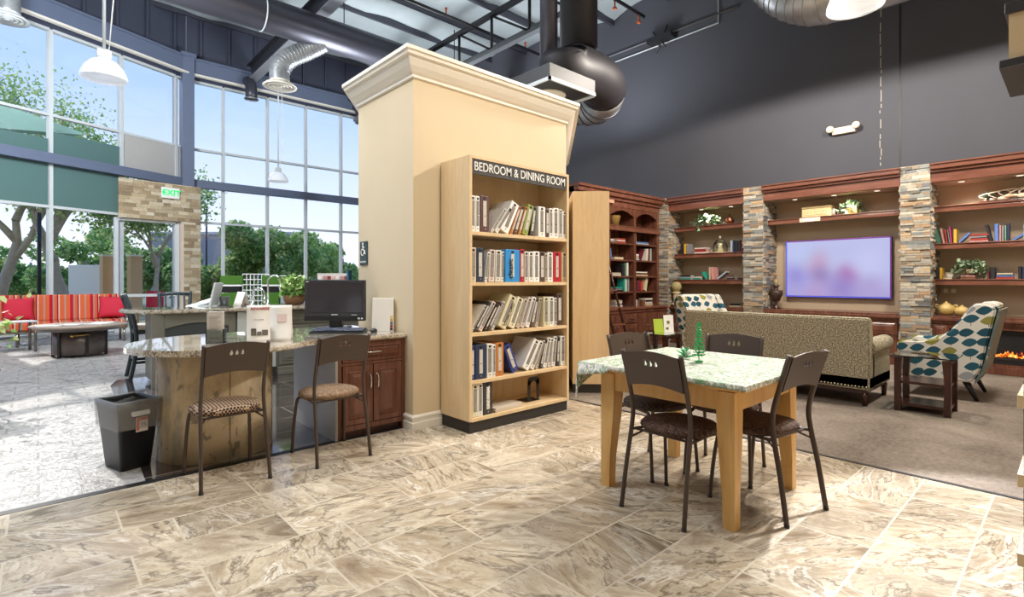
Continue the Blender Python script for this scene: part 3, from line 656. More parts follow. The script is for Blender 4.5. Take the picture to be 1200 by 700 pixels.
# big pale duct top right
t = thing('large_duct', 'very large pale grey duct bending down across the top right', 'duct', (8.0, 1.5, 5.2))
L = bez([(0, -4.3, -.0), (0, -2, -.0), (0, .4, 0), (0, 1.1, .12), (0, 1.55, .65), (0, 1.6, 1.4), (0, 1.6, 2.1)], 6)
MB().tube(L, .40, 28).build('duct_body', M['duct_grey'], t); rings(L[14:], .405, .10, .008, 28).build('rib', M['duct_grey'], t)
# pendants
def pendant(px, py, Y, R, lab, lit=True, grp='clear dome high bay pendants'):
    c = far(px, py, Y); t = thing('pendant_lamp', lab, 'pendant lamp', c, group=grp); ztop = zc(c.y)-c.z
    x = MC.get('dome')
    if not x:
        y = NM('prismatic_dome', .12); y.p.inputs['Base Color'].default_value = (.93, .95, .97, 1); y.p.inputs['Alpha'].default_value = .62
        y.p.inputs['Emission Color'].default_value = (1, .98, .94, 1); y.p.inputs['Emission Strength'].default_value = .12; MC['dome'] = x = y.m
    MB().lathe([(R, 0), (R*.97, R*.18), (R*.85, R*.5), (R*.6, R*.82), (R*.32, R*1.0)], n=32, cap=False).build('dome_shade', x, t)
    MB().lathe([(0, .0), (R*.9, .01), (R*.93, .03)], n=32, cap=False).build('lens', x, t)
    MB().box(-R*.3, R*.3, -R*.2, R*.2, R*1.02, R*1.45, bev=.02).build('ballast', M['alu'], t)
    MB().tube([(0, 0, R*1.4), (0, 0, ztop)], .02, 8).build('stem', M['alu'], t)
    MB().tube([(.05, 0, R*1.4), (.12, 0, 1.4), (.06, 0, ztop)], .008, 6).build('cable', M['white'], t)
    return t
pendant(122, 93, 7.0, .27, 'clear glass dome pendant hanging in front of the upper left windows')
pendant(326, 213, 14.5, .27, 'small distant glass dome pendant against the centre of the glass wall')
pendant(1002, 9, 5.6, .27, 'glass dome pendant just entering at the top edge over the sofa')
# emergency light
q = on(990, 153, u=UW); t = thing('emergency_light', 'white twin head emergency light on the charcoal wall', 'emergency light', (UW, q.y, q.z))
MB().box(-.08, 0, -.17, .17, -.06, .05, bev=.012).build('housing', plain('cream_plastic', 'efe6cf', .4), t)
for s_ in (-1, 1): MB().lathe([(0, 0), (.05, .005), (.06, .03), (.05, .06), (0, .07)], n=18).build('lamp_head', plain('cream_plastic', 'efe6cf', .4), t, loc=(-.09, s_*.19, .03)).rotation_euler.y = -PI/2
# text helper
def text(body, size, mat, parent, mw, name='lettering', bold=.0, ext=.002, align='CENTER'):
    cu = bpy.data.curves.new(name, 'FONT'); cu.body = body; cu.size = size; cu.extrude = ext; cu.offset = bold; cu.align_x = align; cu.align_y = 'CENTER'
    o = bpy.data.objects.new(name, cu); C.objects.link(o); dg = bpy.context.evaluated_depsgraph_get()
    me = bpy.data.meshes.new_from_object(o.evaluated_get(dg)); bpy.data.objects.remove(o); me.materials.clear(); me.materials.append(mat)
    o = bpy.data.objects.new(name, me); C.objects.link(o); o.parent = parent; o.matrix_local = mw; return o
FACE_V = Matrix(((1, 0, 0, 0), (0, 0, -1, 0), (0, 1, 0, 0), (0, 0, 0, 1)))    # lettering facing -y
FACE_U = Matrix(((0, 0, -1, 0), (-1, 0, 0, 0), (0, 1, 0, 0), (0, 0, 0, 1)))   # lettering facing -x
# exit sign on the travertine
sgn = P0+dd*(Wd*.60)+nn*.03; rz = math.atan2(dd.y, dd.x)
t = thing('exit_sign', 'small white sign with green EXIT letters on the travertine wall', 'sign', (sgn.x, sgn.y, 3.55), rz=rz)
MB().box(-.21, .21, -.03, .0, -.14, .14, bev=.006).build('panel', M['white'], t)
gm = emit('exit_green', '16c86a', .8)
text('EXIT', .20, gm, t, T(.025, -.033, 0)@FACE_V, bold=.006); text('<', .12, gm, t, T(-.17, -.033, 0)@FACE_V, name='arrow', bold=.004)
# accessible restroom sign on the column
q = on(427, 297, u=2.35); t = thing('restroom_sign', 'small dark green accessible restroom plaque on the side of the cream column', 'sign', (2.35, q.y, q.z))
MB().box(-.012, 0, -.075, .075, -.115, .115, bev=.004).build('plate', plain('dark_teal_plaque', '1f3d40', .4), t)
m = MB().lathe([(0, 0), (.012, .0), (.012, .004), (0, .004)], c=(.0, .07, 0), n=12)
m.tube([(0, .055, .002), (.004, .01, .002), (.03, .008, .002), (.045, -.03, .002), (.055, -.028, .002)], .006, 6); m.tube([(.002, .035, .002), (.03, .035, .002)], .005, 6)
m.tube([(-.005+.032*math.cos(a), -.01+.032*math.sin(a), .002) for a in [2.0+k*.42 for k in range(11)]], .005, 6)
o = m.build('wheelchair_symbol', M['white'], t); o.matrix_local = T(-.014, 0, .02)@FACE_U
text('RESTROOM', .022, M['white'], t, T(-.0135, 0, -.085)@FACE_U)
# ================================================================ BIG BOOKCASE WITH SIGN
BX0, BX1, BY0, BY1, BH = 2.62, 3.85, 3.39, 3.80, 2.31
SH = [.124, .437, .834, 1.256, 1.68]
def maple_case(name, lab, w_, d_, h_, shelves, full=True):
    """origin at the near left floor corner; front faces -y"""
    t = thing(name, lab, 'bookcase')
    MB().box(.0, .028, 0, d_, .1, h_, bev=.002).build('side_panel', M['maple'], t)
    MB().box(w_-.028, w_, 0, d_, .1, h_, bev=.002).build('side_panel', M['maple'], t)
    MB().box(.028, w_-.028, d_-.012, d_, .1, h_).build('back_panel', M['maple'], t)
    MB().box(.028, w_-.028, 0, d_-.012, h_-.025, h_).build('top', M['maple'], t)
    for z in shelves: MB().box(.028, w_-.028, .004, d_-.012, z-.03, z, bev=.002).build('shelf', M['maple'], t)
    MB().box(.012, w_-.012, .015, d_, 0, .1).build('plinth', plain('dark_plinth', '2e2926', .6), t)
    return t
bc = maple_case('tall_bookcase', 'tall maple bookcase full of binders under a BEDROOM & DINING ROOM sign', BX1-BX0, BY1-BY0, BH, SH)
bc.location = (BX0, BY0, 0)
hd = MB().box(.028, BX1-BX0-.028, .006, .02, 2.16, 2.285).build('sign_panel', plain('charcoal_sign_board', '3c3a3b', .6), bc)
tx = text('BEDROOM & DINING ROOM', .104, M['white'], hd, T((BX1-BX0)/2, .004, 2.222)@FACE_V, bold=.0004)
wdt = tx.dimensions.x; tx.scale = (1.12/wdt, 1, 1)
b2 = maple_case('maple_bookcase', 'plain maple bookcase end panel standing right of the cream column', 1.2, .41, 2.28, [.124, .5, .9, 1.3, 1.7])
# stands against the angled side of the column, its end panel towards the room
fw = Vector((.723, .694, 0)).normalized(); p = far(669, 329, 5.85)
b2.location = (0, 0, 0); pr = far(714, 329, 5.85); ex = (pr-p).normalized()
b2.matrix_world = Matrix(((fw.x, -ex.x, 0, pr.x), (fw.y, -ex.y, 0, pr.y), (0, 0, 1, 0), (0, 0, 0, 1)))
# ---- binders
CW, CT = '3a3633', 'cfcac2'
def binder_mesh(w_, h_, d_, col, spine=True, logo=True, lean=1):
    pass
def uv_(px, v=BY0+.02): return on(px, v=v).x
def binder(x0, w_, h_, d_, ang, col, z, y, lab, style='strip', cat='binder', grp='sample binders in the tall bookcase', nm='binder'):
    """x0: left edge at the foot; ang>0 leans right"""
    a = math.radians(ang); piv = x0+w_ if ang > 0 else x0
    b = MB().box(-w_ if ang > 0 else 0, 0 if ang > 0 else w_, 0, d_, 0, h_, bev=min(.004, w_*.2))
    mt = plain('binder_cover_'+col, col, .45, var=.04)
    o = b.build(nm, mt, loc=(piv, y, z+.001)); o.rotation_euler.y = a; tag(o, lab, cat, grp)
    c = (-w_/2 if ang > 0 else w_/2)
    sw = min(.018, w_*.30); edge = plain('page_edge', 'ded8cc', .8)
    if style in ('strip', 'pages'):
        MB().box(c-sw, c+sw, -.003, .001, h_*.16, h_*.86, bev=.0008).build('spine_label', plain('clear_label_'+('l' if col in LIGHTC else 'd'), '8b8680' if col in LIGHTC else 'c9c4bb', .25, var=.3, scale=60), o)
        MB().box(c-sw*.7, c+sw*.7, -.004, -.001, h_*.89, h_*.955).build('logo_square', M['black'], o)
        MB().tube([(c, -.001, h_*.09), (c, -.005, h_*.09)], .006, 10).tube([(c, -.003, h_*.45), (c, -.006, h_*.45)], .006, 10).build('finger_ring', M['chrome'], o)
    return o
LIGHTC = {'e9e7e2', 'f0efec', 'd9d6cf', 'd7cfae', 'e4dcc0', 'cbbfae', 'd8c9c2', 'c9b58a'}
WH, WH2, GY, CR, CR2, TP, PK = 'e9e7e2', 'f0efec', 'd9d6cf', 'd7cfae', 'e4dcc0', 'cbbfae', 'd8c9c2'
NVY, BLU, BRT, RED, BRN, MAR, GRN, ORG, DK = '27344f', '2f3f86', '2f8fd6', 'b3202c', '5a4238', '5b3a3a', '8d9a4a', 'c07a3a', '3a3634'
CN = {WH: 'white', WH2: 'bright white', GY: 'pale grey', CR: 'cream', CR2: 'ivory', TP: 'taupe', PK: 'pinkish white', NVY: 'navy', BLU: 'royal blue', BRT: 'bright blue', RED: 'red', BRN: 'brown', MAR: 'maroon', GRN: 'green edged', ORG: 'tan orange', DK: 'charcoal', 'c9b58a': 'sand'}
rowsB = [   # (px of the foot, px width, height m, lean, colour)
 (4, 'top', [(551, 6.5, .30, 0, WH), (558, 4.5, .30, 0, WH2), (563.5, 10, .31, 0, MAR), (575.5, 3.5, .27, 37, GY), (580, 5, .285, 37, WH), (586.5, 10.5, .30, 27, WH2), (599, 3, .285, 24, ORG), (603, 4.2, .285, 21, BRN), (608.5, 3, .28, 20, ORG), (613, 7, .29, 17, GRN), (622.5, 4, .28, 10, DK), (631.5, 8, .285, 0, WH), (640, 4, .27, 0, BRN), (644.3, 4, .28, 0, WH2), (648.6, 6.6, .29, 0, WH), (656, 3.2, .285, 0, GY), (659.6, 5.2, .27, 0, WH2)]),
 (3, 'second', [(551, 7.5, .29, 0, TP), (559.3, 8, .29, 0, NVY), (569.5, 3, .26, 8, WH), (574.5, 6.5, .28, 3, PK), (582, 6.5, .28, 2, GY), (589, 3, .27, 2, WH2), (592.8, 16.5, .29, 0, BRT), (609.8, 5, .30, 0, RED), (615.2, 4.5, .28, 0, GY), (620.2, 5.2, .28, 0, WH), (625.8, 7, .285, 0, WH2), (633.2, 5.5, .285, 0, BRN), (639.2, 2.6, .27, 0, TP), (642.2, 6.2, .285, 0, WH), (648.8, 9, .29, 0, RED), (658.6, 6.4, .29, 0, 'c9b58a')]),
 (2, 'middle', [(552, 3, .27, 36, GY), (556, 3.2, .30, 35, DK), (561, 5, .29, 34, PK), (568, 3, .27, 33, DK), (572, 3.4, .28, 32, BRN), (577, 3, .28, 30, GY), (583, 11, .31, 28, CR), (596, 8, .29, 25, CR2), (606, 4, .28, 23, TP), (611, 4.5, .29, 22, PK), (617, 4.5, .29, 20, WH2), (623, 3.5, .28, 16, BRN), (629, 3.2, .27, 12, TP), (637.5, 6, .28, 0, CR), (644, 5.5, .28, 0, WH), (650, 3, .27, 0, GY), (653.4, 6, .31, 0, BRN)]),
 (1, 'fourth', [(551, 5.5, .29, 0, BLU), (557.5, 13, .29, 0, NVY), (571.3, 6.5, .29, 0, WH), (578.2, 3, .28, 0, WH2), (581.6, 9, .29, 0, ORG), (602.5, 8.5, .265, -24, BLU), (611.5, 9, .30, 32, WH2), (622, 5, .28, 28, WH), (629, 3, .28, 22, TP), (633.5, 3, .28, 18, DK), (638, 4, .29, 14, WH2), (643.5, 3, .28, 10, GY), (648, 4.2, .29, 7, WH), (653.8, 3, .28, 4, DK), (657.6, 5, .29, 0, WH2)]),
 (0, 'bottom', [(551, 2.8, .27, 0, WH), (554.2, 6.2, .275, 0, CR2), (560.8, 5.4, .275, 0, WH2), (567, 10.5, .275, 0, DK)])]
for k, nmr, L in rowsB:
    lim = None
    for i, (px, pw, h_, ang, col) in enumerate(L):
        a0 = uv_(px); a1 = uv_(px+pw)
        if lim is not None and ang >= 0: a0 = max(a0, lim+.0015); a1 = max(a1, a0+.012)
        if i == 0: a0 = max(a0, BX0+.031)
        w_ = (a1-a0)*(math.cos(math.radians(ang)) if ang else 1)
        side = 'leaning right' if ang > 0 else 'leaning left' if ang < 0 else 'upright'
        if ang > 0: a0 = a1-w_
        k2 = {0: 'on the bottom shelf of the sign bookcase', 1: 'on the fourth shelf of the sign bookcase', 2: 'on the middle shelf of the sign bookcase', 3: 'on the second shelf of the sign bookcase', 4: 'on the top shelf of the sign bookcase'}[k]
        o = binder(a0, w_, h_, .27, ang, col, SH[k], BY0+(.025 if ang == 0 else .04), '%s %s binder %s, %s' % (CN[col], side, k2, ORD[i]))
        lim = a1
        if k == 3 and col == BRT: text('classic', .07, M['black'], o, T(w_*.35, -.004, .12)@FACE_V@Rz(PI/2), ext=.001, bold=.001)
        if k == 0 and col == DK: text('UNIVERSAL', .038, M['white'], o, T(w_*.5, -.004, .15)@FACE_V@Rz(PI/2), ext=.001, bold=.0012)
        if col == CR and ang: text('CONCORD', .042, M['black'], o, T(-w_*.25, -.004, .14)@FACE_V@Rz(PI/2), ext=.001)
a0 = uv_(583); tag(MB().box(0, .34, 0, .24, 0, .035, bev=.004).build('binder', plain('binder_cover_'+TP, TP, .5), loc=(a0-.02, BY0+.02, SH[0]+.002), rz=.05), 'taupe binder lying flat on the bottom shelf of the sign bookcase', 'binder', 'sample binders in the tall bookcase')
t = thing('bookend', 'black arched metal bookend alone on the bottom shelf of the sign bookcase', 'bookend', (uv_(634), BY0+.12, SH[0]+.001))
m = MB(); out = [(-.075, 0)]+[(-.075+.0, .12)]+arc(0, .135, .075, PI, 0, 8)+[(.075, .0), (.04, 0)]+arc(0, .11, .04, 0, PI, 8)+[(-.04, 0)]
pts = [(x, 0, z) for x, z in [(-.07, .0), (-.07, .17)]+[(.07*math.cos(a), .17+.03*math.sin(a)) for a in [PI-k*PI/8 for k in range(1, 8)]]+[(.07, .17), (.07, 0)]]
m.box(-.075, -.04, 0, .003, 0, .2).box(.04, .075, 0, .003, 0, .2)
A1 = arc(0, .16, .04, 0, PI, 10); B1 = [(.075, .2)]+arc(.045, .2, .03, 0, PI/2, 4)+arc(-.045, .2, .03, PI/2, PI, 4)+[(-.075, .2)]
m.prism([(.075, .155), (.075, .2), (.065, .22), (.045, .23), (-.045, .23), (-.065, .22), (-.075, .2), (-.075, .155), (-.04, .155)]+[(-.04*math.cos(k*PI/8), .155+.035*math.sin(k*PI/8)) for k in range(1, 8)]+[(.04, .155)], -.003, 0, M=Rx(PI/2))
m.build('upright', M['black'], t); MB().box(-.09, .09, .0, .14, 0, .003).build('base', M['black'], t)
# books standing in the second maple case are out of view

# ================================================================ CHAIRS
def teardrop(cx, cz, r):
    return [(cx+r*math.cos(a), cz+r*math.sin(a)) for a in [PI*(.85+k*1.3/8)+0 for k in range(9)]]+[(cx, cz+r*2.7)]
def chair(lab, seatm, loc, rz, grp='metal cafe chairs'):
    t = thing('cafe_chair', lab, 'chair', loc, rz, grp)
    # back panel with three drop holes (curve outline turned into a mesh)
    cu = bpy.data.curves.new('backrest', 'CURVE'); cu.dimensions = '2D'; cu.fill_mode = 'BOTH'; cu.extrude = .006; cu.bevel_depth = 0
    W_, z0, z1 = .175, .685, .872
    top = [(W_-2*W_*k/12, z1-.0+.022*math.sin(PI*k/12)) for k in range(13)]; bot = [(-W_*.97+2*W_*.97*k/12, z0+.022*math.sin(PI*k/12)) for k in range(13)]
    for poly in [top+bot]+[teardrop(c, .822, .0105) for c in (-.032, 0, .032)]:
        s_ = cu.splines.new('POLY'); s_.points.add(len(poly)-1); s_.use_cyclic_u = True
        for q, (x, y) in zip(s_.points, poly): q.co = (x, y, 0, 1)
    ob = bpy.data.objects.new('tmp', cu); C.objects.link(ob); me = bpy.data.meshes.new_from_object(ob.evaluated_get(bpy.context.evaluated_depsgraph_get())); bpy.data.objects.remove(ob)
    me.materials.clear(); me.materials.append(M['chairmetal'])
    for v in me.vertices:
        x, z = v.co.x, v.co.y; v.co = Vector((x, -.190-(z-.68)*.32+v.co.z, z))
    o = bpy.data.objects.new('backrest', me); C.objects.link(o); o.parent = t
    for s_ in (-1, 1):
        MB().tube(bez([(s_*.195, -.235, 0), (s_*.188, -.195, .25), (s_*.182, -.155, .45), (s_*.179, -.150, .56), (s_*.179, -.185, .70), (s_*.182, -.243, .885)], 4), .0115, 10, sx=1.0, sy=1.25).build('rear_leg', M['chairmetal'], t)
        MB().tube(bez([(s_*.155, .05, .418), (s_*.17, .145, .415), (s_*.183, .178, .37), (s_*.195, .205, .18), (s_*.20, .22, 0)], 5), .011, 10).build('front_leg', M['chairmetal'], t)
        MB().tube([(s_*.182, -.155, .425), (s_*.17, -.05, .42), (s_*.155, .06, .418)], .009, 8).tube([(s_*.185, -.165, .38), (s_*.14, -.09, .415)], .006, 6).build('seat_rail', M['chairmetal'], t)
        MB().tube([(s_*.195, -.235, 0), (s_*.195, -.235, .012)], .014, 10).build('foot_cap', M['rubber'], t); MB().tube([(s_*.20, .22, 0), (s_*.20, .22, .012)], .014, 10).build('foot_cap', M['rubber'], t)
    MB().tube([(-.18, -.12, .42), (.18, -.12, .42)], .008, 8).build('cross_bar', M['chairmetal'], t); MB().tube([(-.16, .08, .42), (.16, .08, .42)], .008, 8).build('cross_bar', M['chairmetal'], t)
    def sh(s_, z): return [(math.copysign(abs(math.cos(a))**.8, math.cos(a))*.205*s_*(1-.05*math.sin(a)), math.copysign(abs(math.sin(a))**.8, math.sin(a))*.195*s_+.045, z) for a in [k*2*PI/36 for k in range(36)]]
    m = MB(); R = [[m.b.verts.new(p) for p in sh(s_, z)] for s_, z in [(.80, .425), (.95, .428), (1.0, .445), (.99, .458), (.93, .470), (.75, .478), (.4, .483), (.12, .484)]]
    for A, B in zip(R, R[1:]):
        for k in range(36): m.b.faces.new((A[k], A[(k+1) % 36], B[(k+1) % 36], B[k])).smooth = True
    m.b.faces.new(R[-1]); m.b.faces.new(R[0][::-1]); m.build('seat', seatm, t)
    return t
chair('bronze metal chair with checked seat drawn up to the stone half round desk end', M['seatA'], (.905, 3.745, 0), 0)
chair('bronze metal chair with tan swirl seat facing the computer', M['seatB'], (1.585, 3.71, 0), 0)
chair('bronze metal chair with brown swirl seat at the near side of the wooden table', M['seatC'], (2.652, 1.54, 0), -PI/2-.03)
chair('bronze metal chair with brown swirl seat at the right side of the wooden table', M['seatC'], (3.07, 1.215, 0), -.17)
chair('bronze metal chair with dark ribbed seat at the left side of the wooden table', M['seatD'], (3.10, 1.98, 0), PI-.25)
chair('bronze metal chair at the far side of the table with its back to the sofa', M['seatC'], (3.39, 1.60, 0), PI/2+.2)

# ================================================================ TABLE
t = thing('dining_table', 'square honey pine dining table with thick tapered legs', 'table', (3.01, 1.595, 0))
def pl(s_, u_):
    m = MB(); sg = [(0, .062), (.18, .066), (.42, .088), (.56, .096), (.70, .096)]
    x0, y0 = s_*.42, u_*.42; R = []
    for z, w_ in sg:
        R.append([m.b.verts.new((x0-s_*a*w_, y0-u_*b*w_, z)) for a, b in ((0, 0), (1, 0), (1, 1), (0, 1))])
    for A, B in zip(R, R[1:]):
        for k in range(4): m.b.faces.new((A[k], A[(k+1) % 4], B[(k+1) % 4], B[k]))
    m.b.faces.new(R[0]); m.b.faces.new(R[-1]); return m
for s_ in (-1, 1):
    for u_ in (-1, 1): pl(s_, u_).build('leg', M['pine'], t)
for s_ in (-1, 1):
    MB().box(s_*.40-.012, s_*.40+.012, -.33, .33, .60, .745).build('apron', M['pine'], t); MB().box(-.33, .33, s_*.40-.012, s_*.40+.012, .60, .745).build('apron', M['pine'], t)
MB().box(-.51, .51, -.51, .51, .725, .760, bev=.006).build('table_top', M['pine'], t)
# cloth
def cloth():
    m = MB(); n = 44
    H = .549
    def f(a, b):
        x = (a*2-1)*H; y = (b*2-1)*H; ex = max(0, abs(x)-.518); ey = max(0, abs(y)-.518); e_ = max(ex, ey)
        # roll over the edge
        def cl(q, ex_): return math.copysign(min(abs(q), .518)+min(ex_, .006), q) if ex_ > 0 else q
        X, Y = cl(x, ex), cl(y, ey); z = .7635-(max(0, e_-.004))*.95
        if ex > 0 and ey > 0: X += math.copysign(ey*.25, X); Y += math.copysign(ex*.25, Y)
        z += .0008*math.sin(x*19+y*7)
        # the left near corner hangs lower
        if x < -.50 and y > .30: z -= (.02+.5*(y-.30)*.35)*(1 if ex > 0 else 0)
        if y > .50 and x < -.2: z -= (.16*(-.2-x)/.37)*(1 if ey > 0.012 else 0)
        return (X, Y, z)
    q = [-H, -.538, -.526, -.5195, -.517]; q = q+[-.517+1.034*k/40 for k in range(1, 40)]+[-v_ for v_ in q[::-1]]; N_ = len(q)-1
    m.grid(lambda a, b: f((q[round(a*N_)]/H+1)/2, (q[round(b*N_)]/H+1)/2), N_, N_); return m
cl = cloth().build('tablecloth', M['cloth'], loc=(3.01, 1.595, .002)); tag(cl, 'green and white vine print cloth draped over the wooden table', 'tablecloth')
sm = cl.modifiers.new('thick', 'SOLIDIFY'); sm.thickness = .002; sm.offset = 1
q = on(819, 424, z=.77); t = thing('tinsel_tree', 'small glossy green bead tree with a star on the vine tablecloth', 'ornament', (q.x, q.y, .768))
gg = plain('emerald_glass', '16b566', .15, var=.15, spec=.8)
MB().tube([(0, 0, 0), (0, 0, .21)], .003, 6).build('stem', gg, t)
m = MB()
for k in range(11):
    z = .045+k*.0165; r_ = .034*(1-k/13)
    for j in range(9): a = j*.7+k*.35; m.ball((r_*math.cos(a), r_*math.sin(a), z+.004*math.sin(j*2)), .0065, 1.2, 1.2, .6, sub=1)
    m.lathe([(0.001, z+.004), (r_, z-.002), (0.001, z-.006)], n=10, cap=False)
m.build('branches', gg, t)
star = [((.020 if k % 2 == 0 else .009)*math.sin(k*PI/5), (.020 if k % 2 == 0 else .009)*math.cos(k*PI/5)) for k in range(10)]
MB().prism(star, -.004, .004, M=T(0, 0, .232)@Rz(-.74)@Rx(PI/2)).build('star', gg, t)
m = MB()
for j in range(7): a = j*.9; m.ball((.018*math.cos(a), .018*math.sin(a), .004), .009, sub=1, sz=.5)
m.build('foot', gg, t)
q = on(803, 419, z=.775); t = thing('glass_flower', 'low spiky green and white bead flower beside the tinsel tree', 'ornament', (q.x, q.y, .768))
m = MB()
for k in range(46):
    a = random.uniform(0, 6.28); b = random.uniform(.15, 1.3); L_ = random.uniform(.05, .085)
    m.tube([(0, 0, .005), (L_*math.cos(a)*math.sin(b)*.6, L_*math.sin(a)*math.sin(b)*.6, .005+L_*.6*math.cos(b)), (L_*math.cos(a)*math.sin(b)*1.2, L_*math.sin(a)*math.sin(b)*1.2, .006+L_*math.cos(b)*.9)], [.002, .004, .001], 5, mi=0 if k % 4 else 1)
m.build('petals', [gg, M['white']], t)
# ================================================================ COMPUTER DESK
t = thing('desk', 'computer desk with speckled granite top, dark cabinet and rounded stone base', 'desk', (0, 0, 0))
ZT = .82
ctr = (1.05, 4.36); outline = []
for k in range(19):
    a = PI/2+PI*k/18*.98; outline.append((ctr[0]+.625*math.cos(a), ctr[1]+.615*math.sin(a)))
outline += [(1.22, 3.735), (1.34, 3.78), (1.45, 3.88), (1.56, 3.955), (1.70, 3.96), (1.85, 3.925), (2.345, 3.92), (2.345, 4.98)]
m = MB(); m.prism(outline[::-1] if False else outline, ZT-.04, ZT)
bmesh.ops.bevel(m.b, geom=[e_ for e_ in m.b.edges if abs(e_.verts[0].co.z-e_.verts[1].co.z) < .001], offset=.010, segments=3, affect='EDGES')
m.build('granite_top', M['granite'], t)
MB().lathe([(.385, 0), (.385, ZT-.04)], c=(1.0, 4.42, 0), n=48, sy=.95).build('stone_base', M['slate'], t)
MB().box(.998, 1.002, 4.42-.369, 4.42-.362, 0, .78).build('seam', plain('grout_line', '6c6353', .8), t)
MB().box(1.74, 2.345, 3.97, 4.85, .08, ZT-.04).build('cabinet_body', M['cherry'], t)
MB().box(1.725, 1.745, 3.95, 4.85, .0, ZT-.04).build('end_panel', plain('pale_grey_laminate', '9c9994', .4, var=.05), t)
MB().box(1.745, 2.345, 3.99, 4.85, 0, .08).build('toe_kick', M['walnut'], t)
MB().box(1.74, 1.775, 3.95, 3.975, .0, ZT-.04, bev=.003).box(2.315, 2.345, 3.95, 3.975, 0, ZT-.04, bev=.003).box(1.775, 2.315, 3.95, 3.975, .76, .78).box(1.775, 2.315, 3.95, 3.975, .585, .605).box(1.775, 2.315, 3.95, 3.975, .06, .10).build('face_frame', M['cherry'], t)
def raised(x0, x1, z0, z1, mat, par, y=3.948, name='door', fr=.055, face='y', depth=.02):
    """raised panel front in the xz plane facing -y (or yz plane facing -x)"""
    m = MB(); m.box(x0, x1, y, y+depth, z0, z1, bev=.004)
    i0, i1, k0, k1 = x0+fr, x1-fr, z0+fr, z1-fr
    def fr4(a0, a1, b0, b1, ya, c0, c1, d0, d1, yb):
        A = [m.b.verts.new(p) for p in ((a0, ya, b0), (a1, ya, b0), (a1, ya, b1), (a0, ya, b1))]; B = [m.b.verts.new(p) for p in ((c0, yb, d0), (c1, yb, d0), (c1, yb, d1), (c0, yb, d1))]
        for k in range(4): m.b.faces.new((A[k], A[(k+1) % 4], B[(k+1) % 4], B[k]))
        return B
    g_ = .012
    fr4(i0-g_, i1+g_, k0-g_, k1+g_, y-.001, i0, i1, k0, k1, y-.009); fr4(i0, i1, k0, k1, y-.009, i0+.006, i1-.006, k0+.006, k1-.006, y-.001)
    s_ = min(.035, (i1-i0)*.25, (k1-k0)*.25)
    B = fr4(i0+.006, i1-.006, k0+.006, k1-.006, y-.001, i0+s_, i1-s_, k0+s_, k1-s_, y-.010); m.b.faces.new(B)
    if face == 'x': bmesh.ops.transform(m.b, matrix=Matrix(((0, 1, 0, 0), (-1, 0, 0, 0), (0, 0, 1, 0), (0, 0, 0, 1))), verts=m.b.verts)
    return m.build(name, mat, par)
def pull(x, y, z, L_, par, vertical=True, mat=None):
    dv = (0, 0, L_/2) if vertical else (L_/2, 0, 0); c = Vector((x, y, z)); d_ = Vector(dv)
    return MB().tube(bez([c-d_, c-d_*.8+Vector((0, -.022, 0)), c+Vector((0, -.028, 0)), c+d_*.8+Vector((0, -.022, 0)), c+d_], 4), .006, 8).ball(c-d_, .009, sub=1).ball(c+d_, .009, sub=1).build('handle', mat or M['chrome'], par)
d1 = raised(1.785, 2.043, .105, .58, M['cherry'], t); pull(2.015, 3.945, .44, .11, d1)
d2 = raised(2.052, 2.312, .105, .58, M['cherry'], t); pull(2.08, 3.945, .44, .11, d2)
d3 = raised(1.785, 2.312, .61, .757, M['cherry'], t, name='drawer', fr=.03); pull(2.05, 3.942, .685, .13, d3, False)
# computer
q = far(393, 384, 4.86); q.z = ZT; t = thing('monitor', 'black all in one desktop monitor with a dark blank screen', 'monitor', q, rz=-.77)
MB().box(-.285, .285, -.02, .03, .075, .455, bev=.008).build('housing', plain('dark_bezel', '35343a', .35), t)
MB().box(-.255, .255, -.024, -.018, .155, .425).build('screen', plain('unlit_screen', '36333a', .12, var=.02), t)
MB().box(-.285, .285, -.026, -.019, .075, .118, bev=.003).build('lower_bezel', M['black'], t)
MB().box(-.03, .03, -.0245, -.02, .128, .136).box(-.268, -.24, -.0245, -.02, .436, .443).build('badge', M['alu'], t)
MB().box(.16, .21, -.0245, -.02, .128, .133).box(.22, .24, -.027, -.024, .09, .105).box(.25, .27, -.027, -.024, .09, .105).build('button', M['alu'], t)
MB().box(-.06, .06, .0, .05, .01, .09, bev=.01).box(-.12, .12, -.05, .12, 0, .014, bev=.004).build('stand', M['rubber'], t)
q = far(397, 386, 4.46); q.z = ZT; t = thing('keyboard', 'black desktop keyboard in front of the monitor', 'keyboard', q, rz=-.70)
MB().prism([(-.08, 0), (.08, 0), (.08, .03), (-.08, .014)], -.225, .225, M=Matrix(((0, 0, 1, 0), (1, 0, 0, 0), (0, 1, 0, 0), (0, 0, 0, 1)))).build('case', M['rubber'], t)
m = MB()
for r_ in range(5):
    for c_ in range(18):
        if r_ == 0 and 3 < c_ < 9: continue
        x = -.212+c_*.024; y = -.06+r_*.028; z = .017+(y+.08)*.1; m.box(x, x+.020, y, y+.022, z, z+.009, bev=.002, seg=1)
    if r_ == 0: m.box(-.212+4*.024, -.212+9*.024-.004, -.06, -.038, .019, .027)
stuff(m.build('keys', plain('key_caps', '2c3550', .3), t))
q = far(438, 389, 4.52); q.z = ZT; t = thing('mouse', 'small black computer mouse at the right of the keyboard', 'mouse', q, rz=-.7)
m = MB().ball((0, 0, .012), .03, .95, 1.6, .8, sub=3); [setattr(v.co, 'z', max(0, v.co.z)) for v in m.b.verts]; m.build('shell', M['rubber'], t)
MB().tube([(-.004, .028, .03), (.004, .028, .03)], .008, 10).build('wheel', M['alu'], t)
MB().tube(bez([(0, .045, .008), (.0, .1, .004), (-.1, .16, .004), (-.2, .2, .004)], 5), .0022, 6).build('cord', M['rubber'], t)
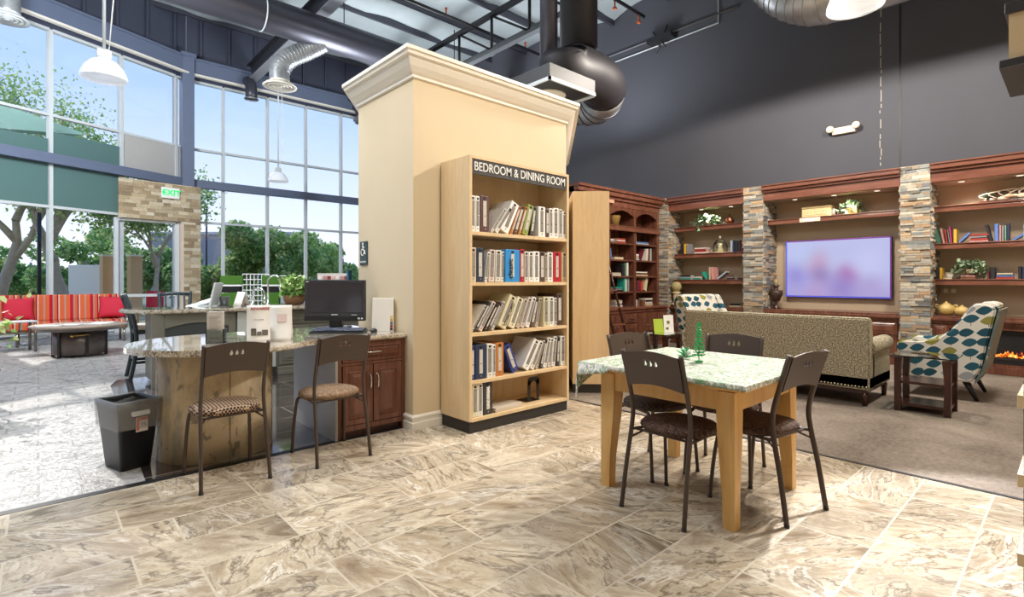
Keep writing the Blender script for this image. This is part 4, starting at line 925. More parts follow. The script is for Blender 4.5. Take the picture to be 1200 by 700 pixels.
q = far(447, 388.5, 4.58); q.z = ZT; t = thing('white_binder', 'white binder with a colour swatch strip standing against the column', 'binder', q, rz=-.62)
MB().box(-.085, .07, 0, .02, .0, .295, bev=.003, M=Ry(.03)).build('cover', M['white'], t); MB().box(.072, .105, -.005, .19, 0, .29, bev=.003).build('spine', M['white'], t)
for k, c_ in enumerate(['4a2c26', '9c3327', '5b6f8e', 'c9a93f', 'dfc25a']): MB().box(.076, .098, -.008, -.004, .012+k*.026, .034+k*.026).build('swatch', plain('swatch_'+c_, c_, .5), t)
# brochure rack + cards
q = on(253, 402, z=ZT); q.z = ZT; t = thing('brochure_holder', 'clear acrylic holder with pale grey leaflets on the granite desk', 'leaflet holder', q, rz=-.55)
MB().box(-.058, .058, -.03, -.027, 0, .10).box(-.058, -.055, -.03, .05, 0, .10).box(.055, .058, -.03, .05, 0, .10).box(-.058, .058, .02, .023, 0, .24).box(-.058, .058, -.03, .08, 0, .004).build('holder', M['acrylic'], t)
MB().box(-.052, .052, -.022, .015, .006, .225, bev=.002).build('leaflets', plain('pale_grey_leaflet', 'c9c3bd', .6), t)
for k in range(11): MB().box(-.04, .04-(k % 3)*.012, -.0235, -.022, .19-k*.012, .193-k*.012).build('printed_line', plain('grey_print', '8d8782', .7), t)
text('FALL SALE', .014, M['black'], t, T(0, -.0236, .035)@FACE_V, ext=.0005)
def sheet_card(px, py, w_, h_, lab, rz, nm, open_left=True):
    q = on(px, py, z=ZT); q.z = ZT; t = thing(nm, lab, 'card', q, rz=rz)
    m = MB(); n = 10
    def bend(s_): return lambda a, b: ((a-.5)*w_, -.05*s_*(1-b)-.018*math.sin(b*PI)*s_*(-1), b*h_)
    m.grid(lambda a, b: ((a-.5)*w_, -.055*(1-b)+.012*math.sin(b*PI), b*h_), 2, n); m.build('front_sheet', M['white'], t).modifiers.new('t', 'SOLIDIFY').thickness = .002
    m = MB().grid(lambda a, b: ((a-.5)*w_, .075*(1-b)-.014*math.sin(b*PI)+.002, b*h_), 2, n); m.build('back_sheet', M['white'], t).modifiers.new('t', 'SOLIDIFY').thickness = .002
    return t
t = sheet_card(303, 401, .155, .27, 'white tent card printed REWARDS with a sketch of furniture, on the granite desk', -.28, 'tent_card')
def onsheet(z, h_=.27): b = z/h_; return -.055*(1-b)+.012*math.sin(b*PI)-.003
tilt = lambda x, z: T(x, onsheet(z), z)@Rx(-math.atan2(.055, .27))@FACE_V
text('REWARDS', .027, plain('red_print', 'a2352f', .6), t, tilt(.01, .243), ext=.0004, bold=.0008)
text('every purchase', .011, M['black'], t, tilt(.0, .165), ext=.0003)
m = MB().box(-.05, -.015, 0, .001, 0, .05).box(-.01, .02, 0, .001, 0, .028).box(.022, .062, 0, .001, 0, .04).lathe([(0, 0), (.0175, 0)], n=12, c=(-.0325, 0, .05))
o = m.build('printed_sketch', plain('sepia_print', '6b665c', .7), t); o.location = (0, onsheet(.055)-.006, .052); o.rotation_euler.x = -.2
t = sheet_card(329, 399, .155, .265, 'plain white tent card with faint pink picture, right of the rewards card', -.45, 'tent_card')
o = MB().box(-.035, .035, 0, .001, -.03, .03, bev=.0).build('faint_picture', plain('faint_pink_print', 'dcc8c4', .6), t); o.location = (.01, onsheet(.17, .265)-.002, .17); o.rotation_euler.x = -.2
# ================================================================ WASTE BIN
t = thing('waste_bin', 'black waste bin with clear liner beside the stone desk base', 'bin', (.455, 4.42, 0), rz=.29)
t.scale = (1.07, 1.07, 1.02)
def rr(w_, d_, r_, z, n=6):
    o = []
    for cx, cy, a in ((1, 1, 0), (-1, 1, PI/2), (-1, -1, PI), (1, -1, 3*PI/2)):
        for k in range(n+1): o.append((cx*(w_-r_)+r_*math.cos(a+k*PI/2/n), cy*(d_-r_)+r_*math.sin(a+k*PI/2/n), z))
    return o
def loft(m, rs, mi=0, caps=(True, False)):
    R = [[m.b.verts.new(p) for p in r_] for r_ in rs]; n = len(R[0])
    for A, B in zip(R, R[1:]):
        for k in range(n): f = m.b.faces.new((A[k], A[(k+1) % n], B[(k+1) % n], B[k])); f.smooth = True; f.material_index = mi
    if caps[0]: m.b.faces.new(R[0][::-1]).material_index = mi
    if caps[1]: m.b.faces.new(R[-1]).material_index = mi
    return m
loft(MB(), [rr(.085, .115, .02, 0), rr(.118, .158, .022, .42), rr(.124, .164, .024, .425), rr(.124, .164, .024, .45), rr(.115, .155, .02, .452), rr(.112, .152, .02, .43), rr(.083, .112, .02, .01)]).build('bin_body', M['rubber'], t)
random.seed(4)
def wob(L_, amp): return [(x*(1+random.uniform(-amp, amp)), y*(1+random.uniform(-amp, amp)), z+random.uniform(-amp, amp)*.3) for x, y, z in L_]
loft(MB(), [wob(rr(.117, .156, .02, .28), .05), wob(rr(.120, .160, .02, .33), .02), wob(rr(.125, .165, .02, .40), .01), rr(.129, .169, .024, .453), rr(.118, .158, .02, .460), wob(rr(.105, .145, .02, .38), .02), wob(rr(.10, .135, .02, .30), .05)], caps=(False, False)).build('liner', M['bag'], t)
MB().box(-.05, .05, -.168, -.163, .36, .39, bev=.01).build('hand_hole', plain('pale_liner_seen_through', 'cfd2d3', .4), t, loc=(.0, -.004, 0))
MB().box(-.02, .045, -.156, -.150, .25, .345).build('price_sticker', plain('pale_sticker', 'e3d6d2', .5), t); MB().box(-.018, .043, -.158, -.156, .325, .343).box(-.018, -.004, -.158, -.156, .26, .33).build('sticker_print', plain('orange_print', 'd8552b', .5), t)
text('15', .03, M['black'], t, T(.018, -.159, .295)@FACE_V, ext=.0005)
# ================================================================ SINK ISLAND
t = thing('sink_island', 'grey painted sink island with a pale granite counter behind the desk', 'island', (0, 0, 0))
MB().box(1.0, 4.2, 7.32, 8.0, .06, .88).build('body', M['greycab'], t)
m = MB(); pl_ = [(.78, 8.05), (.72, 7.85), (.78, 7.55), (.92, 7.30), (1.15, 7.2), (4.25, 7.2), (4.25, 8.1), (.9, 8.1)]
m.prism(pl_, .88, .925); bmesh.ops.bevel(m.b, geom=[e_ for e_ in m.b.edges if abs(e_.verts[0].co.z-e_.verts[1].co.z) < .001], offset=.01, segments=2, affect='EDGES'); m.build('granite_top', M['granite'], t)
MB().box(.97, 1.10, 7.28, 7.34, 0, .88, bev=.004).build('pilaster', M['greycab'], t); MB().box(1.78, 1.86, 7.28, 7.34, 0, .88, bev=.004).build('pilaster', M['greycab'], t)
MB().box(1.10, 1.78, 7.285, 7.315, .10, .80).build('recess', plain('dark_slate_recess', '3f4648', .5), t)
m = MB(); m.prism([(1.10, .88), (1.10, .70)]+[(1.10+.68*k/10, .70+.06*math.sin(PI*k/10)) for k in range(11)]+[(1.78, .70), (1.78, .88)], 7.27, 7.30, M=Matrix(((1, 0, 0, 0), (0, 0, 1, 0), (0, 1, 0, 0), (0, 0, 0, 1)))); m.build('arched_rail', M['greycab'], t)
MB().box(1.0, 1.86, 7.25, 7.33, 0, .05, bev=.006).box(2.37, 4.2, 7.24, 7.33, 0, .06, bev=.01).box(2.37, 4.2, 7.26, 7.33, .06, .11, bev=.008).build('base_molding', M['greycab'], t)
MB().box(1.88, 2.35, 7.27, 7.32, .12, .87, bev=.004).build('dishwasher', plain('white_appliance', 'c9cfcc', .3, var=.02), t); MB().box(1.88, 2.35, 7.30, 7.33, 0, .12).build('dishwasher_kick', M['rubber'], t)
for k in range(4):
    x = 2.40+k*.44; d_ = raised(x, x+.42, .13, .66, M['greycab'], t, y=7.30); pull(x+(.38 if k % 2 == 0 else .04), 7.295, .52, .1, d_, mat=M['brass']); d_ = raised(x, x+.42, .68, .85, M['greycab'], t, y=7.30, name='drawer', fr=.03); pull(x+.21, 7.295, .765, .1, d_, False, mat=M['brass'])
MB().box(2.75, 3.35, 7.45, 7.9, .922, .932, bev=.003).build('sink_rim', M['chrome'], t)
def faucet(px, py, Y, h_, r_, lab):
    q = far(px, py, Y); q.z = .925; t = thing('faucet', lab, 'faucet', q, rz=-.74)
    MB().lathe([(.03, 0), (.03, .012), (.018, .02), (.016, .05)], n=16).build('base', M['chrome'], t)
    MB().tube([(0, 0, .03), (0, 0, h_-r_)]+[(r_-r_*math.cos(k*PI/10), 0, h_-r_+r_*math.sin(k*PI/10)) for k in range(1, 11)]+[(2*r_, 0, h_-r_-.06)], .013, 12).build('spout', M['chrome'], t)
    MB().tube([(2*r_, 0, h_-r_-.05), (2*r_, 0, h_-r_-.13)], .017, 12).build('spray_head', M['chrome'], t); MB().tube([(0, 0, .06), (-.03, -.02, .08), (-.05, -.03, .12)], .006, 8).build('lever', M['chrome'], t)
faucet(314, 355, 7.5, .42, .09, 'tall chrome gooseneck faucet on the sink island'); faucet(296, 356, 7.4, .24, .085, 'shorter chrome bow faucet left of the gooseneck')
q = far(345, 352, 7.6); q.z = .926; t = thing('basket_plant', 'leafy green plant in a brown woven basket on the sink island', 'potted plant', q)
MB().lathe([(0, 0), (.12, 0), (.15, .07), (.155, .13), (.14, .13), (.13, .10), (0, .10)], n=24).build('basket', plain('woven_brown', '7c5a3c', .8, var=.3, scale=40, bump=.5), t)
m = MB()
for k in range(14): a = k*.9; m.tube([(0, 0, .1), (.1*math.cos(a), .1*math.sin(a), .25), (.17*math.cos(a), .17*math.sin(a), .32)], .003, 4)
m.build('stems', G[0], t)
def f_():
    v = Vector([random.gauss(0, 1) for _ in range(3)]).normalized()*random.uniform(.10, .21); return (v.x, v.y, .25+v.z*.85)
m = MB().leaves(620, f_, .065, mi=[0, 1, 2]); stuff(m.build('leaves', [plain('bright_leaf', '6f9f4d', .5, var=.2), G[1], plain('pale_new_leaf', 'b9d08a', .5, var=.2)], t))
# open laptop-like sample stand and tent card, bin, on the island
q = far(238, 362, 7.05); q.z = .926; t = thing('tablet_stand', 'silver open tablet kiosk leaning on the island edge', 'tablet stand', q, rz=-.6)
MB().box(-.30, .12, -.008, .008, 0, .16, bev=.003, M=T(0, 0, .02)@Ry(-.32)@Rx(-1.2)).build('keyboard_slab', M['alu'], t); MB().box(-.012, .012, -.13, .13, 0, .32, bev=.004, M=T(.13, 0, .0)@Ry(.22)).build('screen_slab', M['alu'], t); MB().box(.0, .2, -.08, .08, 0, .012).build('base', M['alu'], t)
q = far(283, 358, 7.1); q.z = .926; t = thing('counter_card', 'white folded tent card standing on the island beside the faucets', 'card', q, rz=-1.2)
MB().grid(lambda a, b: ((a-.5)*.16, -.07*(1-b), b*.19), 2, 4).build('front_sheet', M['white'], t).modifiers.new('t', 'SOLIDIFY').thickness = .002
MB().grid(lambda a, b: ((a-.5)*.16, .07*(1-b)+.002, b*.19), 2, 4).build('back_sheet', plain('pale_print', 'c5bfba', .6), t).modifiers.new('t', 'SOLIDIFY').thickness = .002
q = far(263, 357, 7.1); q.z = .926; t = thing('metal_bucket', 'small dark metal bucket on the island left of the folded card', 'bucket', q)
MB().lathe([(0, 0), (.05, 0), (.065, .12), (.07, .125), (.06, .125), (.045, .01)], n=20).build('pail', plain('dark_pewter', '5d6264', .3, .6), t); MB().tube([(-.066, 0, .12), (-.05, 0, .16), (0, 0, .18), (.05, 0, .16), (.066, 0, .12)], .004, 6).build('handle', M['chrome'], t)
# turf displays, wire rack and sample rack near the glass wall
def turf(px, lab, w_=.30):
    q = far(px, 345, 9.6); t = thing('turf_display', lab, 'display stand', (q.x, q.y, 0), rz=-.74)
    tm = plain('artificial_turf', '44701e', .9, var=.4, scale=90, bump=1)
    MB().box(-w_/2-.03, w_/2+.03, .0, .03, 1.20, 1.36, bev=.01, M=T(0, 0, 0)).build('upper_turf', tm, t); MB().box(-w_/2, w_/2, -.03, .01, .72, 1.05, bev=.01).build('lower_turf', tm, t)
    MB().box(-w_/2-.02, w_/2+.02, -.01, .05, 1.165, 1.195).build('rail', M['white'], t); MB().box(-w_/2, w_/2, .0, .04, 1.04, 1.165).build('panel', M['black'], t)
    MB().box(-w_/2, -w_/2+.03, 0, .04, 0, 1.2).box(w_/2-.03, w_/2, 0, .04, 0, 1.2).box(-w_/2, w_/2, -.2, .2, 0, .04).build('frame', M['blk_metal'], t)
turf(271, 'artificial turf display board with green upper panel left of the white wire rack', .36); turf(318, 'artificial turf display board right of the white wire rack, behind the gooseneck', .30)
q = far(300, 345, 10.2); t = thing('wire_rack', 'white wire grid rack behind the island card', 'rack', (q.x, q.y, 0), rz=-.74)
m = MB()
for k in range(8): m.box(-.26+k*.074-.005, -.26+k*.074+.005, 0, .01, .05, 1.40)
for k in range(13): m.box(-.265, .265, -.005, .005, .13+k*.105, .145+k*.105)
m.build('grid', M['white'], t); MB().box(-.27, -.24, -.2, .2, 0, .05).box(.24, .27, -.2, .2, 0, .05).build('foot', M['white'], t)
q = far(341, 345, 10.6); t = thing('wire_rack', 'short white wire rack behind the basket plant', 'rack', (q.x, q.y, 0), rz=-.74)
MB().box(-.25, .25, 0, .01, 1.36, 1.375).box(-.25, .25, 0, .01, 1.26, 1.27).box(-.25, .25, 0, .01, 1.16, 1.17).box(-.25, -.24, 0, .01, 0, 1.37).box(.24, .25, 0, .01, 0, 1.37).build('grid', M['white'], t); MB().box(-.26, -.23, -.2, .2, 0, .04).box(.23, .26, -.2, .2, 0, .04).build('foot', M['white'], t)
q = far(391, 330, 9.2); t = thing('sample_rack', 'slanted rack of pink and white colour cards showing above the monitor', 'rack', (q.x, q.y, 0), rz=-.74)
MB().box(-.29, .27, 0, .03, .9, 1.40, M=T(0, 0, 0)).build('backboard', plain('pale_board', 'ddd6cf', .6), t); MB().box(.27, .30, -.12, .06, .0, 1.45).box(-.30, -.28, -.12, .06, 0, 1.3).build('side', plain('teal_edge', '2d6f86', .5), t)
for r_ in range(4):
    for c_ in range(7): MB().box(-.26+c_*.075, -.20+c_*.075, -.012, 0, 1.02+r_*.09, 1.08+r_*.09).build('colour_card', plain('card_%d' % ((r_*3+c_) % 4), ['e7b9ae', 'f0e6df', 'c98d86', '8d3a3a'][(r_*3+c_) % 4], .6), t)
# bar stools
def stool(x, y, rz, lab):
    t = thing('bar_stool', lab, 'bar stool', (x, y, 0), rz, 'slatted bar stools by the island'); bm_ = plain('distressed_charcoal_wood', '39444a', .45)
    for s_ in (-1, 1):
        MB().tube(bez([(s_*.20, -.26, 0), (s_*.19, -.20, .35), (s_*.19, -.20, .62), (s_*.19, -.24, .85), (s_*.20, -.32, 1.10)], 4), .024, 8).build('rear_leg', bm_, t)
        MB().tube(bez([(s_*.21, .22, 0), (s_*.19, .19, .3), (s_*.19, .19, .60)], 4), .022, 8).build('front_leg', bm_, t)
        MB().box(s_*.19-.012, s_*.19+.012, -.2, .2, .20, .235).build('stretcher', bm_, t)
    MB().box(-.19, .19, .18, .205, .24, .275).box(-.19, .19, -.22, -.195, .24, .275).build('foot_rail', bm_, t)
    MB().box(-.21, .21, -.21, .21, .58, .63, bev=.008).build('seat_frame', bm_, t); MB().box(-.205, .205, -.19, .215, .63, .70, bev=.03, seg=4).build('cushion', plain('cream_vinyl', 'd9cfc2', .5), t)
    for k in range(4): MB().tube([(-.12+k*.08, -.22, .70), (-.12+k*.08, -.235, .85), (-.12+k*.08, -.305, 1.06)], .014, 6).build('back_slat', bm_, t)
    MB().tube([(-.20, -.305, 1.06), (0, -.33, 1.075), (.20, -.305, 1.06)], .026, 8).build('top_rail', bm_, t); return t
stool(1.12, 8.33, -PI/2, 'dark slatted bar stool with cream cushion at the left end of the island'); stool(1.50, 8.98, PI-.1, 'second slatted bar stool behind the island, only its back showing')
# ================================================================ OUTDOOR STYLE SOFA CORNER
t = thing('striped_sofa', 'long red and orange striped sofa on a dark metal frame under the windows', 'sofa', (0, 0, 0))
y0 = 13.52
MB().box(-1.9, 1.36, y0, y0+.78, .26, .30).build('frame', M['brass'], t)
for x in (-1.88, -.3, 1.33):
    for y in (y0+.03, y0+.75): MB().tube([(x, y, 0), (x, y, .27)], .022, 8).build('leg', M['brass'], t)
MB().tube([(1.36, y0+.02, .28), (1.38, y0+.0, .48), (1.38, y0+.4, .62), (1.36, y0+.78, .66)], .022, 8).build('arm_rest', M['brass'], t)
for a, b in ((-1.9, -.27), (-.25, 1.34)):
    MB().box(a, b, y0-.02, y0+.72, .30, .46, bev=.05, seg=4).build('seat_cushion', M['stripe'], t)
    MB().box(a, b, -.09, .09, 0, .54, bev=.05, seg=4, M=T(0, y0+.70, .44)@Rx(-.16)).build('back_cushion', M['stripe'], t)
def pillow(px, lab, y, rz_, sc=1):
    q = on(px, v=y)
    m = MB()
    for s_ in (-1, 1): m.grid(lambda a, b, s_=s_: ((a*2-1)*.24*(1-.10*(1-(b*2-1)**2)*0-.08*(1-(2*b-1)**2)), s_*.075*((1-(a*2-1)**4)*(1-(b*2-1)**4))**.6, .26+(b*2-1)*.24*(1-.08*(1-(2*a-1)**2))), 14, 14)
    bmesh.ops.remove_doubles(m.b, verts=m.b.verts, dist=.002)
    o = m.build('throw_pillow', M['red'], loc=(q.x, y, .455)); o.rotation_euler = (-.3, 0, rz_); tag(o, lab, 'pillow')
pillow(22, 'plain red throw pillow at the left end of the striped sofa', y0+.42, .1); pillow(131, 'plain red throw pillow at the right end of the striped sofa', y0+.42, -.2)
t = thing('drum_table', 'round topped coffee table on a wide bronze drum base before the striped sofa', 'table', (.52, 11.45, 0))
MB().lathe([(0, .485), (.60, .485), (.64, .50), (.66, .515), (.64, .53), (0, .53)], n=48).build('table_top', plain('travertine_top', 'a59383', .4, var=.2), t)
MB().lathe([(.54, .44), (.58, .485)], n=40, cap=False).lathe([(.0, .44), (.54, .44)], n=40, cap=False).build('apron', plain('bronze_drum', '6e6460', .35, .5), t)
MB().lathe([(.34, .04), (.36, .05), (.36, .44)], n=40).build('drum', plain('bronze_drum', '6e6460', .35, .5), t)
for k in range(6): a = k*PI/3+.2; MB().box(-.02, .02, -.012, .03, 0, .44, M=Rz(a)@T(0, .35, 0)).build('rib', plain('dark_bronze', '3c3634', .4, .5), t)
MB().tube([(-.12, -.43, .37), (.1, -.43, .38)], .012, 6).ball((-.12, -.43, .37), .03, sub=1).build('gas_key', plain('brass', 'c9a25a', .25, .9), t)
rs = random.Random(2)
for k, (dx, dy, r_, lab) in enumerate([(-.38, -.2, .3, 'open magazine at the left edge of the drum table'), (-.12, -.12, .1, 'white magazine lying left of centre on the drum table'), (.22, -.2, -.2, 'pale brochure at the right of the drum table'), (.32, .1, .4, 'magazine at the far right of the drum table')]):
    t = thing('magazine', lab, 'magazine', (.52+dx, 11.45+dy, .531), rz=-.7+r_)
    MB().box(-.15, .0, -.11, .11, 0, .012, bev=.003).box(.0, .15, -.11, .11, 0, .012, bev=.003).build('pages', M['white'], t); MB().box(-.155, .155, -.115, .115, -.0006, .001).build('cover', plain('grey_cover', '8f9aa0', .4), t)
q = on(36, 412, z=0); t = thing('side_table', 'slim metal side table at the left end of the drum table', 'table', (q.x-.22, q.y+.05, 0), rz=.2)
MB().box(-.28, .28, -.22, .22, .53, .55, bev=.004).build('table_top', M['alu'], t)
for a in (-1, 1):
    for b in (-1, 1): MB().tube([(a*.25, b*.19, 0), (a*.25, b*.19, .53)], .022, 8).build('leg', M['brass'], t)
q = far(-30, 380, 5.2); t = thing('floor_plant', 'green plant with pinkish buds just entering at the left edge', 'potted plant', (q.x, q.y, 0))
MB().lathe([(0, 0), (.13, 0), (.17, .3), (.19, .36), (.16, .36), (.15, .30), (0, .3)], n=24).build('pot', plain('clay_pot', '8d6a52', .7), t)
m = MB()
for k in range(10): a = k*.7; m.tube([(0, 0, .3), (.05*math.cos(a), .05*math.sin(a), .6), (.14*math.cos(a), .14*math.sin(a), .85)], .005, 5)
m.build('stems', G[0], t); m = MB().leaves(260, lambda: (random.gauss(0, .13), random.gauss(0, .13), random.gauss(.83, .10)), .07, mi=[0, 1, 2]); stuff(m.build('leaves', [G[1], G[2], plain('pink_bud', 'c98a83', .6)], t))
t = thing('patio_chair', 'small red slatted chair seen outside through the travertine doorway', 'chair', tuple(far(176, 380, 15.6).xy)+(0,), rz=-.7)
MB().box(-.25, .25, .2, .24, .45, .95).build('backrest', M['red'], t); MB().box(-.25, .25, -.25, .25, .38, .43).build('seat', plain('orange_wood', 'b9733f', .6), t)
for a in (-1, 1):
    for b in (-1, 1): MB().box(a*.22-.02, a*.22+.02, b*.22-.02, b*.22+.02, 0, .4).build('leg', plain('orange_wood', 'b9733f', .6), t)
# ================================================================ LOUNGE: NICHE SHELVING
CORN = 2.93
def shelf_unit(name, lab, v0, v1, shelves, base_doors, fireplace=False):
    t = thing(name, lab, 'shelving')
    MB().box(10.06, UW-.001, v0, v1, .77, CORN).build('back_panel', M['niche'], t)
    for z in shelves:
        s_ = MB().box(9.70, 10.06, v0, v1, z-.035, z, bev=.003)
        s_.box(9.685, 9.72, v0, v1, z-.085, z-.03, bev=.006).box(9.675, 9.70, v0, v1, z-.012, z+.002, bev=.004)
        s_.build('shelf', M['cherryh'], t)
    m = MB().box(9.56, 10.06, v0, v1, 2.685, 2.72).build('soffit', M['niche'], t)
    m = MB().box(9.50, 9.56, v0, v1, 2.68, 2.82, bev=.006).box(9.46, 9.56, v0, v1, 2.82, 2.86, bev=.01).box(9.42, 9.56, v0, v1, 2.86, 2.93, bev=.012).box(9.40, 10.06, v0, v1, 2.925, 2.945); m.build('cornice', M['cherryh'], t)
    for k in range(int((v1-v0)/.6)): MB().lathe([(0, 0), (.035, 0), (.04, .004)], n=16, c=(9.75, v0+.35+k*.6, 2.679)).build('downlight', M['lampglow'], t)
    MB().box(9.52, 10.06, v0, v1, .735, .77, bev=.004).box(9.50, 9.55, v0, v1, .70, .74, bev=.008).box(9.53, 9.56, v0, v1, .66, .70).build('base_top', M['cherry'], t)
    if not fireplace:
        MB().box(9.56, 10.06, v0, v1, .0, .70).build('base_body', M['cherry'], t); MB().box(9.535, 9.57, v0, v1, 0, .10, bev=.006).build('base_molding', M['cherry'], t)
        n = base_doors; w_ = (v1-v0-.08)/n
        for k in range(n):
            g0 = MB(); o = raised(0, w_-.02, .12, .42 if k in (0,) else .64, M['cherry'], t, y=-.02, fr=.05); o.location = (9.565, v1-.04-k*w_, 0); o.rotation_euler.z = -PI/2
            pull(w_-.06, -.025, .40, .1, o, mat=M['brass'])
        if True:
            o = raised(0, w_-.02, .45, .64, M['cherry'], t, y=-.02, name='drawer', fr=.03); o.location = (9.565, v0+.04+w_-.01, 0); o.rotation_euler.z = -PI/2; o.location.x = 9.545
    return t
shelf_unit('niche_shelving', 'cherry shelves in the niche left of the television, with hanging vine and cloche', 4.14, 5.67, (1.29, 1.81, 2.35), 3)
shelf_unit('media_wall_unit', 'cherry wall unit with cornice and low cabinet framing the wall television', 1.81, 3.80, (2.35,), 4)
fp = shelf_unit('fireplace_wall_unit', 'cherry shelf wall with an electric fireplace at the right of the room', -1.6, 1.46, (1.29, 1.81, 2.35), 0, True)
MB().box(9.56, 10.06, 1.26, 1.46, 0, .70).box(9.56, 10.06, -1.6, -.35, 0, .70).box(9.56, 9.60, -.35, 1.26, 0, .14).box(9.56, 9.60, -.35, 1.26, .60, .70).build('surround', M['cherry'], fp)
raised(0, .17, .13, .64, M['cherry'], fp, y=-.02, fr=.035, name='side_pilaster').location = (0, 0, 0)
o = [x for x in bpy.data.objects if x.name.startswith('side_pilaster')][0]; o.location = (9.565, 1.445, 0); o.rotation_euler.z = -PI/2
MB().box(9.54, 9.58, -1.6, 1.46, 0, .10, bev=.006).build('base_molding', M['cherry'], fp)
t = thing('electric_fireplace', 'black electric fireplace insert with orange flames low in the right wall unit', 'fireplace', (9.62, .455, 0))
MB().box(0, .40, -.80, .80, .14, .60).build('firebox', M['black'], t)
m = MB().box(-.02, .0, -.80, .80, .55, .60).box(-.02, .0, -.80, .80, .14, .20).box(-.02, 0, -.80, -.72, .14, .6).box(-.02, 0, .72, .80, .14, .6).build('trim_frame', M['black'], t)
x = NM('ember_flames', .6); v = x.coord(scale=(1, 1, 1)); n = x.noise(v, 22, 4, 1.2); x.p.inputs['Base Color'].default_value = (.02, .01, .0, 1)
x.l(x.ramp(n, [(.42, '200400'), (.5, 'c43806'), (.58, 'ffa030'), (.7, 'ffe08a')]), x.p.inputs['Emission Color']); x.p.inputs['Emission Strength'].default_value = 1.6
m = MB(); rs = random.Random(5)
for k in range(60):
    yy = -.68+1.36*k/60; h_ = rs.uniform(.02, .085); m.lathe([(.014, 0), (.017, h_*.3), (.008, h_*.75), (.001, h_)], c=(-.012, yy, .245), n=8)
for k in range(40): m.ball((-.012, -.66+1.34*rs.random(), .24+rs.uniform(-.006, .008)), rs.uniform(.012, .02), sub=1)
m.build('flames', x.m, t); MB().box(-.03, .02, -.70, .70, .2, .235).build('ember_tray', plain('charred_log', '2a211d', .8), t)
# cable cover plate, etc
q = on(1113, 341, u=10.06); t = thing('outlet_plate', 'double cream outlet plate under the third shelf of the fireplace wall', 'outlet', (10.06, q.y, q.z))
MB().box(-.008, 0, -.10, .10, -.045, .045, bev=.003).build('plate', plain('putty_plate', 'b5a78f', .5), t); [MB().box(-.011, -.008, y_, y_+.05, -.03, .03).build('socket', plain('cream_plastic', 'efe6cf', .4), t) for y_ in (.02, -.07)]
q = on(949, 258, u=9.675); t = thing('shelf_sign', 'small pale sign clipped on the front of the shelf above the television', 'sign', (9.672, q.y, 2.305))
MB().box(-.006, 0, -.16, .16, -.035, .035, bev=.002).build('plate', plain('pale_pink_plate', 'e5cfc0', .4), t); MB().box(-.008, -.005, -.08, .10, -.02, .02).build('print', M['white'], t)
q = on(700+190/7, 236, v=5.80)
# television
t = thing('television', 'large flat television showing a blurred violet picture', 'television', (10.04, 2.805, 1.48))
MB().box(-.06, .0, -.785, .785, -.495, .495, bev=.006).build('housing', M['black'], t)
x = NM('violet_screen_picture', .15); v = x.coord(); se = x.n('ShaderNodeSeparateXYZ'); x.l(v, se.inputs[0])
def blob(cy, cz, r_):
    vs = x.n('ShaderNodeVectorMath'); vs.operation = 'DISTANCE'; x.l(v, vs.inputs[0]); vs.inputs[1].default_value = (-.062, cy, cz)
    return x.ramp(x.math('DIVIDE', vs.outputs['Value'], r_), [(0, 1), (1, 0)], 'EASE')
col = x.mix(x.ramp(x.math('MULTIPLY_ADD', se.outputs[2], 1.0, 0), [(-.0, 0), (.45, 1)]), 'ada2da', 'bcc2ee')
for (cy, cz, r_, c_, s_) in [(.62, -.12, .4, '8f86d8', .8), (.30, .12, .34, 'c493b4', .7), (.22, -.12, .3, '8c6cae', .7), (-.18, -.10, .30, 'b06cae', .8), (-.10, -.32, .4, '9480c8', .8), (.5, .25, .35, 'b8ccf6', .6), (-.45, .1, .35, 'c6caf6', .8), (.3, -.4, .3, 'b898cc', .6), (-.5, -.3, .3, 'aa92cc', .5)]:
    col = x.mix(x.math('MULTIPLY', blob(cy, cz, r_), s_), col, c_)
x.l(col, x.p.inputs['Emission Color']); x.p.inputs['Emission Strength'].default_value = .85; x.p.inputs['Base Color'].default_value = (.02, .02, .03, 1)
MB().box(-.064, -.060, -.765, .765, -.475, .475).build('screen', x.m, t)
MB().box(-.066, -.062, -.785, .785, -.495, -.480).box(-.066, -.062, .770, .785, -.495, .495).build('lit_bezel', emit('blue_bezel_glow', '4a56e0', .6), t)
MB().box(-.066, -.062, -.785, -.770, -.495, .495).box(-.066, -.062, -.785, .785, .480, .495).build('lit_bezel', emit('purple_bezel_glow', '7a3a9a', .35), t)
